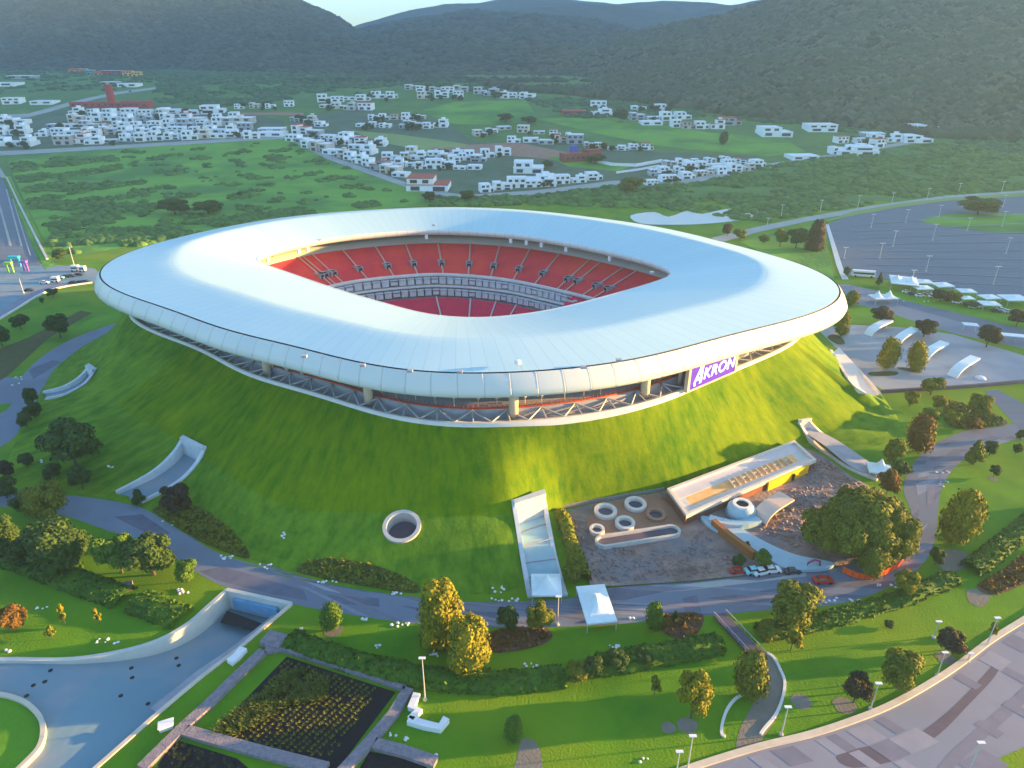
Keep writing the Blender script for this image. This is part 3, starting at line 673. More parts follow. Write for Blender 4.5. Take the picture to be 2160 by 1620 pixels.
# lower right plaza
_curb = [(1380, 1650), (1470, 1617), (1600, 1577), (1700, 1553), (1780, 1528), (1870, 1493), (1950, 1450), (2020, 1405), (2090, 1352), (2160, 1308), (2280, 1232)]
_plz = _curb+[(2400, 1330), (2400, 1700), (1380, 1700)]
pxsheet('plaza_front', _plz, .03, M['plaza_warm'], 0)
pxsheet('paving_band', [(1765, 1592), (1850, 1570), (1930, 1550), (2000, 1500), (2060, 1440), (2112, 1385), (2100, 1425), (2040, 1490), (1980, 1550), (1900, 1600), (1800, 1620)], .04, M['plaza_dark'], 4)
pxsheet('lawn_corner', [(2060, 1625), (2110, 1598), (2170, 1572), (2300, 1530), (2300, 1700), (2060, 1700)], .05, M['lawn'], 0)
P = smooth_line([U(a, b) for a, b in _curb], 5)
def wall(name, P, h, th, m, z0=None, label=None, cat=None, parent=None, kind=None, hl=None):
    """a wall following P (Vectors); h number or list; z0 extra depth"""
    mb = MB(); n = len(P); rings = []
    for i, p in enumerate(P):
        d = P[min(i+1, n-1)]-P[max(i-1, 0)]; d.z = 0; d.normalize(); nn = Vector((-d.y, d.x, 0))*th/2; hh = h[i] if hasattr(h, '__len__') else h
        base = p.z-(z0 or .05); rings.append([Vector((p.x, p.y, base))+nn, Vector((p.x, p.y, p.z+hh))+nn, Vector((p.x, p.y, p.z+hh))-nn, Vector((p.x, p.y, base))-nn])
    vs = [v for r in rings for v in r]; fs = []
    for i in range(n-1):
        for k in range(4): fs.append((i*4+k, i*4+(k+1) % 4, i*4+4+(k+1) % 4, i*4+4+k))
    fs += [(3, 2, 1, 0), tuple(4*(n-1)+k for k in range(4))]
    mb.add(vs, fs); o = mb.build(name, m, parent); tag(o, label, cat, kind=kind); return o
wall('curb_wall', P, .45, 1.1, M['curb_warm'], label='long curved sand coloured kerb wall between the lower lawn and the front plaza', cat='kerb wall')
# front lawn dirt path, agave plots
pxsheet('dirt_path', [(1590, 1375), (1612, 1372), (1640, 1400), (1655, 1445), (1650, 1490), (1625, 1535), (1595, 1570), (1555, 1580), (1560, 1540), (1580, 1500), (1605, 1455), (1612, 1410)], .015, M['dirt_path'], 4)
pxsheet('dirt_path', [(1100, 1560), (1125, 1562), (1140, 1585), (1140, 1640), (1085, 1640), (1090, 1600)], .015, M['dirt_path'], 4)
for k, L_ in enumerate(([(1618, 1378), (1632, 1388), (1645, 1412), (1655, 1440), (1650, 1475), (1635, 1510), (1612, 1538), (1604, 1550)], [(1580, 1462), (1555, 1472), (1535, 1495), (1524, 1525), (1522, 1548), (1530, 1555)])):
    wall('stone_edging', smooth_line([U(a, b) for a, b in L_], 5), .3, .5, M['pale_concrete'], label=['pale stone edging on the right side of the dirt path below the footbridge', 'pale stone edging curving around the left side of the dirt path'][k], cat='edging')
# agave plots with rubble walls
M['soil'] = mat('soil', (.006, .005, .011), .95, (.018, .013, .02), .4, 8, .9, .2, 2)
M['rubble'] = mat('rubble', (.15, .14, .17), .95, (.30, .27, .30), 1.2, 8, .9, .25, 3)
pxsheet('soil_plot', [(605, 1385), (835, 1460), (700, 1640), (440, 1555)], .02, M['soil'])
pxsheet('soil_plot', [(370, 1560), (500, 1600), (560, 1650), (300, 1660)], .02, M['soil'])
pxsheet('soil_plot', [(780, 1585), (900, 1610), (900, 1660), (740, 1650)], .02, M['soil'])
for k, (L_, lb) in enumerate([([(560, 1375), (600, 1368), (700, 1400), (780, 1425), (858, 1452)], 'rubble stone wall along the far edge of the large agave plot'), ([(556, 1377), (500, 1430), (440, 1490), (385, 1540), (300, 1625)], 'rubble stone wall along the left edge of the large agave plot'), ([(862, 1456), (830, 1510), (770, 1580), (715, 1640)], 'rubble stone wall along the right edge of the large agave plot'), ([(392, 1545), (450, 1562), (560, 1592), (690, 1625)], 'rubble stone wall along the near edge of the large agave plot'), ([(790, 1572), (850, 1588), (920, 1612)], 'rubble stone wall along the top of the small lower agave plot')]):
    wall('stone_wall', [U(a, b) for a, b in L_], .8, 2.0, M['rubble'], label=lb, cat='stone wall')
# plant beds
M['bed'] = mat('bed', (.06, .075, .02), .95, (.10, .10, .035), .3, 8, .9, .3, 1.5)
M['bed_red'] = mat('bed_red', (.10, .055, .04), .95, (.16, .09, .06), .4, 8, .9, .3, 1.5)
def onmound(name, pts, up, m, smooth=4, kind='structure'):
    P = [GM(a, b) for a, b in pts]; P = smooth_line(P, smooth, True); bm = bmesh.new()
    vs = [bm.verts.new((p.x, p.y, 0)) for p in P]
    for t3 in tessellate_polygon([[Vector((p.x, p.y, 0)) for p in P]]): bm.faces.new([vs[i] for i in t3])
    for ax in (0, 1):
        lo = min(p[ax] for p in P); hi = max(p[ax] for p in P); q = lo+1.5
        while q < hi:
            no = [0, 0, 0]; no[ax] = 1; co = [0, 0, 0]; co[ax] = q; bmesh.ops.bisect_plane(bm, geom=bm.verts[:]+bm.edges[:]+bm.faces[:], plane_co=co, plane_no=no); q += 1.5
    for v in bm.verts: v.co.z = Mh(v.co.x, v.co.y)+up
    for f in bm.faces:
        f.normal_update()
        if f.normal.z < 0: f.normal_flip()
    me = bpy.data.meshes.new(name); bm.to_mesh(me); bm.free(); o = link(name, me, m); o['kind'] = kind; return o
BEDS = [([(322, 1075), (375, 1060), (430, 1075), (490, 1120), (525, 1165), (515, 1178), (440, 1150), (370, 1110)], 'bed', 0), ([(625, 1205), (650, 1183), (700, 1178), (780, 1190), (850, 1215), (885, 1240), (870, 1252), (760, 1235), (680, 1220)], 'bed', 1),
        ([(1030, 1335), (1080, 1325), (1150, 1325), (1165, 1345), (1130, 1365), (1050, 1378), (1020, 1360)], 'bed_red', 0), ([(1385, 1300), (1470, 1292), (1485, 1310), (1460, 1345), (1410, 1342)], 'bed_red', 1), ([(2060, 1235), (2110, 1205), (2170, 1160), (2200, 1170), (2200, 1210), (2100, 1255)], 'bed_red', 2), ([(2000, 985-140), (2060, 860), (2120, 885), (2110, 900), (2020, 905), (1990, 880)], 'bed', 2)]
for pts, m_, k in BEDS: onmound('plant_bed', pts, .06, M[m_])
# ---------------------------------------------------------------- underpass ramp
M['ramp_wall'] = mat('ramp_wall', (.42, .45, .43), .85, (.54, .56, .52), .25, 8, .9)
tl = smooth_line(trench_l, 4); tr = smooth_line(trench_r, 3)
def depth(p):   # the roadway sinks towards the portal
    q = U(545, 1262); d = (Vector((p.x, p.y, 0))-Vector((q.x, q.y, 0))).length
    return -.4-4.6*(1-sstep(0, 42, d))
rb = MB(); P = tl+tr+[U(60, 1760), U(-330, 1760), U(-330, 1400), U(-100, 1394)]
bm = bmesh.new(); vs = [bm.verts.new((p.x, p.y, 0)) for p in P]
for t3 in tessellate_polygon([[Vector((p.x, p.y, 0)) for p in P]]): bm.faces.new([vs[i] for i in t3])
for ax in (0, 1):
    lo = min(p[ax] for p in P); hi = max(p[ax] for p in P); q = lo+2.5
    while q < hi:
        no = [0, 0, 0]; no[ax] = 1; co = [0, 0, 0]; co[ax] = q; bmesh.ops.bisect_plane(bm, geom=bm.verts[:]+bm.edges[:]+bm.faces[:], plane_co=co, plane_no=no); q += 2.5
for v in bm.verts: v.co.z = depth(v.co)
for f in bm.faces:
    f.normal_update()
    if f.normal.z < 0: f.normal_flip()
me = bpy.data.meshes.new('ramp_road'); bm.to_mesh(me); bm.free(); o = link('ramp_road', me, M['ramp']); o['kind'] = 'structure'
rw = empty('retaining_wall', tl[-1]); tag(rw, 'pale curved concrete retaining walls lining the sunken underpass ramp', 'retaining wall')
def child(o, root): o.parent = root; o.matrix_parent_inverse = Matrix.Translation(-Vector(root.location)); return o
def ramp_wall(nm, P, th=.9, up=.35, m=None):
    mb = MB(); n = len(P); vs = []; fs = []
    for i, p in enumerate(P):
        d = P[min(i+1, n-1)]-P[max(i-1, 0)]; d.z = 0; d.normalize(); nn = Vector((-d.y, d.x, 0))*th/2; zb = depth(p)-.5
        for s, z in ((1, zb), (1, up), (-1, up), (-1, zb)): vs.append(Vector((p.x, p.y, z))+nn*s)
    for i in range(n-1):
        for k in range(4): fs.append((i*4+k, i*4+(k+1) % 4, i*4+4+(k+1) % 4, i*4+4+k))
    fs += [(3, 2, 1, 0), tuple(4*(n-1)+k for k in range(4))]
    return child(mb.add(vs, fs).build(nm, m or M['ramp_wall']), rw)
ramp_wall('left_wall', [U(-330, 1400), U(-100, 1394)]+tl); ramp_wall('right_wall', tr+[U(60, 1760)], .8, .3, M['curb_warm'])
ramp_wall('end_wall', [tl[-1], tr[0]], .9, .5)
# portal block and stair strip inside the trench
a, b = U(490, 1262, -1.2), U(590, 1285, -1.2)
mb = MB(); d = b-a; mb.box(((a.x+b.x)/2, (a.y+b.y)/2, -2.2), (d.length*.92, 1.2, 2.6), math.atan2(d.y, d.x)); child(mb.build('portal_beam', mat('blue_panel', (.10, .28, .48), .5, (.16, .36, .55), .5)), rw)
Q = tr[:13]; mb = MB(); vs = []; fs = []
for i, p in enumerate(Q):
    d = Q[min(i+1, len(Q)-1)]-Q[max(i-1, 0)]; d.z = 0; d.normalize(); nn = Vector((d.y, -d.x, 0)); zz = depth(p)*(.55 if i < 10 else .55+.15*(i-9)); o1, o2 = .45, 3.6
    for o_, z in ((o1, depth(p)-.3), (o1, zz), (o2, zz), (o2, depth(p)-.3)): vs.append(Vector((p.x, p.y, z))+nn*o_)
for i in range(len(Q)-1):
    for k in range(4): fs.append((i*4+k, i*4+(k+1) % 4, i*4+4+(k+1) % 4, i*4+4+k))
fs += [(3, 2, 1, 0), tuple(4*(len(Q)-1)+k for k in range(4))]
child(mb.add(vs, fs).build('side_ramp', M['slab']), rw)
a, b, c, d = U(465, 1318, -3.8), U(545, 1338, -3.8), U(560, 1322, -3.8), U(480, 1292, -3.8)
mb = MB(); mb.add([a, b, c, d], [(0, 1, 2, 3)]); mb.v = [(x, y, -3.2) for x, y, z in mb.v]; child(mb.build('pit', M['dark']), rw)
# green island inside the ramp plaza
I_ = smooth_line(ISL, 4, True)
for p in I_: p.z = -.35
flat_sheet('lawn_island', [I_], .35, M['bright_lawn'])
o = wall('island_wall', [Vector((p.x, p.y, -.35)) for p in smooth_line(ISL, 4)], .9, .8, M['curb_warm'], label='curved sand coloured wall round the small lawn beside the ramp', cat='low wall')
# manhole covers
for k, (x, y) in enumerate([(106, 1413), (94, 1437), (70, 1445), (56, 1467), (252, 1460), (309, 1475), (273, 1397), (275, 1418), (366, 1367), (371, 1383), (58, 1605)]):
    p = U(x, y, -.3); p.z = depth(p)+.02; mb = MB(); mb.tube([p, p+Vector((0, 0, .05))], .42, 14); tag(mb.build('manhole_cover', M['dark']), 'dark round drain cover in the ramp paving, '+['top one of the left group', 'second one of the left group', 'third one of the left group', 'lowest one of the left group', 'left one in the middle of the ramp', 'right one in the middle of the ramp', 'upper one of the middle pair', 'lower one of the middle pair', 'upper one of the pair near the wall', 'lower one of the pair near the wall', 'single one beside the island wall'][k], 'drain cover', 'drain covers in the ramp paving')
# ---------------------------------------------------------------- mound channels (stair entrances)
def channel(label, L, R, floor, m, name='entrance_ramp', th=1.0, steps=None, cap=True):
    def gp(q, e):
        p = GM(q[0], q[1]+4); return Vector((p.x, p.y, p.z+e))
    A = smooth_line([gp(q, .9 if i == 0 else .6) for i, q in enumerate(L)], 5); B = smooth_line([gp(q, .9 if i == 0 else .6) for i, q in enumerate(R)], 5); n = len(A)
    floor = (min(floor[0], A[0].z-2.2), floor[1])
    root = empty(name, (A[-1]+B[-1])/2); tag(root, label, 'entrance ramp')
    fz = [floor[0]+(floor[1]-floor[0])*i/(n-1) for i in range(n)]
    for nm, Q, sgn in (('side_wall', A, 1), ('side_wall', B, -1)):
        vs = []; fs = []
        for i, p in enumerate(Q):
            d = Q[min(i+1, n-1)]-Q[max(i-1, 0)]; d.z = 0; d.normalize(); nn = Vector((-d.y, d.x, 0))*th/2; zb = min(fz[i], p.z)-1.5
            for s, z in ((1, zb), (1, p.z), (-1, p.z), (-1, zb)): vs.append((p.x+nn.x*s, p.y+nn.y*s, z))
        for i in range(n-1):
            for k in range(4): fs.append((i*4+k, i*4+(k+1) % 4, i*4+4+(k+1) % 4, i*4+4+k))
        fs += [(3, 2, 1, 0), tuple(4*(n-1)+k for k in range(4))]
        child(MB().add(vs, fs).build(nm, m), root)
    mb = MB(); mb.strip([Vector((p.x, p.y, fz[i])) for i, p in enumerate(A)], [Vector((p.x, p.y, fz[i])) for i, p in enumerate(B)]); child(mb.build('ramp_floor', steps or M['ramp']), root)
    if cap:
        mb = MB(); a, b = A[0], B[0]; a2, b2 = A[2], B[2]
        mb.add([Vector((q.x, q.y, z)) for z in (min(floor)-1, max(a.z, b.z)) for q in (a, b, b2, a2)], [(3, 2, 1, 0), (4, 5, 6, 7), (0, 1, 5, 4), (1, 2, 6, 5), (2, 3, 7, 6), (3, 0, 4, 7)]); child(mb.build('head_block', m), root)
    CH.append([(p.x, p.y) for p in A+B[::-1]])
    return A, B, fz, root
M['ch'] = mat('channel_concrete', (.46, .52, .56), .8, (.58, .63, .66), .4)
M['chw'] = mat('channel_warm', (.58, .54, .50), .8, (.68, .63, .58), .4)
channel('pale curved stair channel cut into the left flank of the mound', [(388, 922, 9.5), (365, 955, 7.5), (320, 995, 4.5), (245, 1036, 1.2)], [(433, 942, 9.5), (415, 975, 7), (375, 1015, 4), (300, 1056, 1.0)], (4.5, .1), M['ch'])
channel('small pale curved stair channel on the far left flank of the mound', [(190, 772, 9.5), (165, 796, 7), (130, 815, 4), (92, 824, 1)], [(203, 776, 9.5), (180, 806, 6.5), (140, 828, 3.5), (97, 838, .8)], (5, .1), M['ch'])
A, B, fz, rt = channel('straight channel with blue steps running down the front of the mound', [(1083, 1056, 7.2), (1092, 1110, 5.4), (1103, 1180, 3.0), (1118, 1258, .9)], [(1148, 1056, 7.2), (1158, 1110, 5.4), (1172, 1180, 3.0), (1193, 1255, .9)], (2.2, .15), M['ch'], steps=mat('blue_steps', (.24, .42, .50), .7, (.32, .50, .57), .2))
for i in (4, 7, 10, 12):
    a, b = A[i], B[i]; mb = MB(); mb.tube([Vector((a.x, a.y, fz[i]+.1)), Vector((b.x, b.y, fz[i]+.1))], .18, 5); child(mb.build('step_edge', M['slab']), rt)
channel('sand coloured curved stair channel at the right end of the dug up ground', [(1684, 886, 8.0), (1702, 915, 7), (1738, 950, 5), (1790, 985, 3), (1850, 1010, 1.2)], [(1703, 884, 8.0), (1728, 908, 7), (1770, 940, 5), (1822, 970, 3), (1868, 993, 1.2)], (4.0, .1), M['chw'], steps=M['slab'])
channel('broad pale ramp curving down the far right side of the mound to the plaza', [(1752, 738, 8), (1775, 775, 6), (1800, 810, 3.5), (1826, 828, 1)], [(1768, 738, 8), (1798, 765, 6), (1826, 795, 3.5), (1856, 830, 1)], (7.0, .3), M['chw'], steps=M['pale_concrete'], cap=False)
# round well opening in the mound
wc = GM(848, 1112); tl_n = Vector((0, -.35, 1)).normalized(); wr = mpx(wc, 38)
def ring_prism(name, c, r0, r1, h, nrm, m, parent=None, n=40, stretch=1.0, ax=0.0, zb=-.5):
    q = nrm.to_track_quat('Z', 'Y').to_matrix(); mb = MB(); vs = []
    for r, z in ((r1, zb), (r1, h), (r0, h), (r0, zb)):
        for k in range(n):
            t = 2*math.pi*k/n; x, y = r*math.cos(t), r*math.sin(t)
            if stretch != 1.0: x += math.copysign(stretch, math.cos(t)) if abs(math.cos(t)) > 1e-6 else 0
            x, y = x*math.cos(ax)-y*math.sin(ax), x*math.sin(ax)+y*math.cos(ax); vs.append(Vector(c)+q@Vector((x, y, z)))
    fs = [(j*n+k, j*n+(k+1) % n, (j+1)*n+(k+1) % n, (j+1)*n+k) for j in range(3) for k in range(n)]
    mb.add(vs, fs); return mb.build(name, m, parent), q
well = empty('light_well', wc); tag(well, 'round concrete light well set in the grass at the front foot of the mound', 'light well')
o, q = ring_prism('rim', wc, wr*.84, wr*1.06, .7, tl_n, M['concrete'], None, zb=-4); child(o, well)
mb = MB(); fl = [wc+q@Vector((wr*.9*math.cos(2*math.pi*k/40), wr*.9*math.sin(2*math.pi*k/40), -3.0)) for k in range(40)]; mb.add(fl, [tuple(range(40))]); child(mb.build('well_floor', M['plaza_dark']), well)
CH.append([(wc.x+wr*.96*math.cos(2*math.pi*k/30), wc.y+wr*.90*math.sin(2*math.pi*k/30)) for k in range(30)])
# ---------------------------------------------------------------- excavation area
ZE = .35
onm = [(1186, 1072), (1300, 1052), (1400, 1036), (1500, 1005), (1600, 975), (1690, 940), (1735, 960), (1790, 1000), (1850, 1035), (1905, 1060), (1915, 1140), (1860, 1178), (1790, 1190), (1700, 1203), (1600, 1210), (1450, 1226), (1290, 1236), (1245, 1236), (1238, 1200), (1215, 1140)]
P = [U(a, b, ZE) for a, b in onm]; flat_sheet('dug_ground', [[Vector((p.x, p.y, 0)) for p in P]], ZE, M['earth']); CH.append([tuple(push(p, 1.0)) if (p.y > 128) else (p.x, p.y) for p in P])
pxsheet('dug_ground', [(1237, 1095), (1300, 1060), (1375, 1050), (1440, 1080), (1470, 1100), (1400, 1130), (1270, 1150)], ZE+.06, M['earth_red'], 3)
P = [U(a, b, ZE) for a, b in [(1186, 1072), (1240, 1062), (1320, 1048), (1400, 1034)]]; wall('retaining_wall', P, .9, .6, M['rubble'], label='low stone retaining wall between the sunlit mound and the dug up ground', cat='retaining wall')
rg = 'round concrete shaft rings in the dug up ground'
for x, y, r, lb in ((1277, 1083, 24, 'large round concrete shaft ring, the leftmost of the two big ones by the mound'), (1340, 1068, 23, 'large round concrete shaft ring closest to the grass of the mound'), (1383, 1090, 21, 'brownish concrete shaft ring filled with soil, beside the long building'), (1318, 1108, 21, 'middle round concrete shaft ring touching the long oval basin'), (1259, 1122, 16, 'smallest round concrete shaft ring at the left end of the oval basin')):
    c = U(x, y, ZE); rr = mpx(c, r); root = empty('shaft_ring', c); tag(root, lb, 'concrete ring', rg)
    o, q = ring_prism('ring_wall', c, rr*.66, rr, 1.1, Vector((0, -.08, 1)).normalized(), M['chw'] if x != 1383 else M['earth_red']); child(o, root)
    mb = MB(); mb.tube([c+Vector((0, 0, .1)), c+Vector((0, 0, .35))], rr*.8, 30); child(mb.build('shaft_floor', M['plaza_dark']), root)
a, b = U(1272, 1147, ZE), U(1418, 1124, ZE); c = (a+b)/2; rr = mpx(c, 19); d = b-a; root = empty('oval_basin', c); tag(root, 'long oval concrete basin with dark floor in the dug up ground', 'basin')
o, q = ring_prism('basin_wall', c, rr*.72, rr, 1.0, Vector((0, 0, 1)), M['concrete'], None, 48, d.length/2-rr*.1, math.atan2(d.y, d.x)); child(o, root)
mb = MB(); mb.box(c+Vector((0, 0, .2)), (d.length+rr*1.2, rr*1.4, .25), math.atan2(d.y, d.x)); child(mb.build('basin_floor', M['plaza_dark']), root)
# long museum building with sunken timber roof court
Zb = 3.4
c0, c1, c2, c3 = U(1407, 1031, Zb), U(1676, 929, Zb), U(1722, 970, Zb), U(1448, 1088, Zb)
mus = empty('museum_building', ((c0+c2)/2).xy.to_3d()); tag(mus, 'long low building with white parapet, timber roof strip and yellow wall beside the mound', 'building')
def quad3(P, z0, z1, nm, m):
    mb = MB(); mb.add([Vector((p.x, p.y, z)) for z in (z0, z1) for p in P], [(3, 2, 1, 0), (4, 5, 6, 7), (0, 1, 5, 4), (1, 2, 6, 5), (2, 3, 7, 6), (3, 0, 4, 7)]); return child(mb.build(nm, m), mus)
def lerpq(u, v): return (c0*(1-u)+c1*u)*(1-v)+(c3*(1-u)+c2*u)*v
ins = .02
quad3([c3.lerp(c0, .02), c2.lerp(c1, .02), c1, c0], 0, Zb-.55, 'body', mat('museum_wall', (.16, .06, .05), .8, (.22, .09, .07), .4))
for (q0, q1) in (((0, 0), (1, 0)), ((0, 1), (1, 1)), ((0, 0), (0, 1)), ((1, 0), (1, 1))):
    if q0[0] == q1[0]: u = q0[0]; u2 = u+.018*(1 if u == 0 else -1); Q = [lerpq(u, 0.08), lerpq(u2, 0.08), lerpq(u2, .92), lerpq(u, .92)]
    else: v = q0[1]; v2 = v+.08*(1 if v == 0 else -1); Q = [lerpq(0, v), lerpq(1, v), lerpq(1, v2), lerpq(0, v2)]
    quad3(Q, Zb-.9, Zb+.15, 'parapet', M['chw'])
quad3([lerpq(.018, .08), lerpq(.982, .08), lerpq(.982, .42), lerpq(.018, .42)], Zb-.8, Zb-.45, 'roof_strip', mat('roof_strip', (.55, .55, .60), .7, (.62, .6, .64), .3))
quad3([lerpq(.018, .76), lerpq(.982, .76), lerpq(.982, .92), lerpq(.018, .92)], Zb-.8, Zb-.35, 'roof_strip', mat('roof_strip2', (.62, .57, .55), .7))
quad3([lerpq(.07, .42), lerpq(.90, .42), lerpq(.90, .76), lerpq(.07, .76)], Zb-.8, Zb-.52, 'timber_court', mat('timber', (.80, .42, .16), .7, (.88, .52, .24), .5))
quad3([lerpq(.90, .42), lerpq(.982, .42), lerpq(.982, .76), lerpq(.90, .76)], Zb-.8, Zb-.5, 'court_end', M['ch'])
quad3([lerpq(.018, .42), lerpq(.07, .42), lerpq(.07, .76), lerpq(.018, .76)], Zb-.8, Zb-.49, 'court_end', M['ch'])
for k in range(12):
    u = .38+k*.042; quad3([lerpq(u, .44), lerpq(u+.006, .44), lerpq(u+.006, .74), lerpq(u, .74)], Zb-.6, Zb+.1, 'partition', M['beige'])
    if k % 2 == 0: quad3([lerpq(u+.006, .56), lerpq(u+.03, .56), lerpq(u+.03, .59), lerpq(u+.006, .59)], Zb-.6, Zb+.1, 'partition', M['beige'])
pa = lerpq(.60, 1.02); pb = lerpq(.93, 1.02); d = pb-pa
mb = MB(); mb.box(((pa.x+pb.x)/2, (pa.y+pb.y)/2, 1.6), (d.length, .5, 2.9), math.atan2(d.y, d.x)); child(mb.build('yellow_wall', mat('yellow', (.85, .52, .01), .6, (.78, .45, .01), .2)), mus)
mb = MB(); q_ = pa.lerp(pb, .62); mb.box((q_.x, q_.y-.35, 1.3), (.9, .4, 2.2), math.atan2(d.y, d.x)); child(mb.build('door', M['dark']), mus)
# pale curved walkway, drum and canopy, brown timber wall
M['walk'] = mat('walkway', (.30, .47, .56), .7, (.40, .57, .64), .15, 8)
P = smooth_line([U(a, b, 1.0) for a, b in [(1478, 1088), (1520, 1096), (1570, 1118), (1625, 1148), (1680, 1170), (1740, 1182), (1760, 1190), (1730, 1200), (1660, 1198), (1610, 1172), (1560, 1142), (1500, 1112)]], 4, True)
mb = MB(); n_ = len(P); mb.add([*P, *[Vector((p.x, p.y, .2)) for p in P]], [tuple(range(n_))[::-1]]+[(i, (i+1) % n_, n_+(i+1) % n_, n_+i) for i in range(n_)]); tag(mb.build('walkway', M['walk']), 'pale blue curved raised walkway leading past the big tree to the long building', 'walkway')
dr = empty('concrete_drum', U(1562, 1085, .4)); tag(dr, 'pale concrete drum with a round opening in front of the long building', 'drum')
c = U(1562, 1085, .4); mb = MB(); mb.tube([c, c+Vector((0, 0, 2.4)), c+Vector((0, 0, 3.0))], [3.9, 3.4, 2.3], 28); child(mb.build('drum', M['walk'], None, True), dr)
o, q = ring_prism('rim', c+Vector((0, 0, 3.0)), 1.6, 2.4, .5, Vector((0, 0, 1)), M['white'], None, 28, zb=-.3); child(o, dr)
mb = MB(); mb.tube([c+Vector((0, 0, 2.8)), c+Vector((0, 0, 3.1))], 1.7, 20); child(mb.build('opening', M['dark']), dr)
def arch(name, a, b, w_, h, m, label, cat, n=10, th=.25, group=None):
    """a curved slab springing from a over to b"""
    d = (b-a); d.z = 0; L_ = d.length; d.normalize(); s = Vector((-d.y, d.x, 0))*w_/2; top = []; bot = []
    for i in range(n+1):
        u = i/n; x = L_*u; z = h*(1-(1-min(u/.55, 1))**2)**.5 if u < .55 else h*(1+.06*(u-.55)/.45); top.append(a+d*x+Vector((0, 0, z+th))); bot.append(a+d*x+Vector((0, 0, max(z-th, 0))))
    mb = MB(); N = n+1; vs = [*[p+s for p in top], *[p-s for p in top], *[p-s for p in bot], *[p+s for p in bot]]
    fs = [(k*N+i, k*N+i+1, ((k+1) % 4)*N+i+1, ((k+1) % 4)*N+i) for k in range(4) for i in range(n)]+[(0, N, 2*N, 3*N), (4*N-1, 3*N-1, 2*N-1, N-1)]
    mb.add(vs, fs); return mb.build(name, m)
a, b = U(1600, 1100, .4), U(1655, 1068, .4); o = arch('canopy', a, b, 4.5, 3.0, mat('canopy_warm', (.68, .52, .42), .7), '', '', 10); tag(o, 'peach coloured curved canopy shell beside the concrete drum', 'canopy')
a, b = U(1495, 1100, .4), U(1600, 1103, .4); P = smooth_line([a, U(1550, 1112, .4), b], 5); wall('side_shell', P, 1.4, 2.2, M['walk'], label='low pale curved shell wall between the walkway and the drum', cat='wall')
P = smooth_line([U(a_, b_, ZE) for a_, b_ in [(1503, 1110), (1535, 1138), (1570, 1165), (1590, 1180)]], 4); wall('timber_wall', P, 2.2, 1.2, mat('rust', (.36, .14, .03), .9, (.28, .12, .06), .6, 6), label='rust brown curved wall below the pale walkway', cat='wall')
# orange net fence round the big tree
fp = smooth_line([U(a_, b_, 0) for a_, b_ in [(1775, 1208), (1810, 1222), (1850, 1220), (1890, 1200), (1912, 1172)]], 6)
fen = empty('barrier_fence', fp[0]); tag(fen, 'orange plastic barrier fence curving round the foot of the big tree', 'fence')
net = wall('net', [p+Vector((0, 0, .3)) for p in fp], 1.5, .12, mat('orange', (.95, .12, .015), .5, (.8, .08, .01), 1.2, 3), parent=None); child(net, fen)
for p in fp[::2]:
    mb = MB(); mb.tube([p, p+Vector((0, 0, 1.6))], .1, 5); child(mb.build('post', M['orange'] if 'orange' in M else M['red_paint']), fen)
# service road strip below the dug ground
pxsheet('service_strip', [(1300, 1245), (1450, 1232), (1600, 1215), (1700, 1208), (1700, 1216), (1600, 1228), (1450, 1245), (1310, 1256)], .03, M['far_road'])
# footbridge
br = empty('footbridge', U(1560, 1335)); tag(br, 'dark purple footbridge crossing the hedge line at the lower right', 'footbridge')
q = [U(1505, 1297, .7), U(1530, 1292, .7), U(1612, 1378, .7), U(1585, 1384, .7)]
mb = MB(); mb.add([*q, *[p-Vector((0, 0, .5)) for p in q]], [(0, 1, 2, 3), (7, 6, 5, 4), (0, 4, 5, 1), (1, 5, 6, 2), (2, 6, 7, 3), (3, 7, 4, 0)]); child(mb.build('deck', M['plaza_dark']), br)
for a, b in ((q[0], q[3]), (q[1], q[2])):
    mb = MB(); mb.tube([a+Vector((0, 0, .9)), b+Vector((0, 0, .9))], .07, 5)
    child(mb.build('handrail', M['steel']), br)
    for k in range(7): mb = MB(); p = a.lerp(b, k/6); mb.tube([p, p+Vector((0, 0, .9))], .05, 5); child(mb.build('rail_post', M['steel']), br)
# small white angular wall on the lower lawn
for L_, lb in (([(880, 1470), (868, 1498), (884, 1505), (866, 1524)], 'upright end of the white angular wall on the lower lawn'), ([(862, 1524), (895, 1534), (928, 1541), (942, 1522)], 'long base of the white angular wall on the lower lawn')):
    wall('angular_wall', [U(a_, b_) for a_, b_ in L_], 1.1, 1.3, M['white'], label=lb, cat='wall')
mb = MB(); p = U(352, 1535); mb.box(p+Vector((0, 0, .5)), (2.2, 1.4, 1.0), .4); mb.box(p+Vector((0, 0, 1.05)), (2.5, 1.7, .15), .4); tag(mb.build('utility_box', M['white']), 'white utility box beside the stone wall of the agave plot', 'utility box')
P = [U(485, 1402), U(500, 1390), U(515, 1373)]; wall('low_wall', P, 1.0, 1.6, M['white'], label='short white rounded block beside the underpass wall', cat='block')
P = [U(560, 1350), U(600, 1362)]; wall('low_wall', P, 1.2, 3.5, M['rubble'], label='grey stone block at the corner where the hedge meets the underpass', cat='block')
P = [U(250, 1245), U(280, 1238)]; wall('low_wall', P, 1.0, 2.5, M['rubble'], label='grey culvert block in the hedge left of the underpass', cat='block')
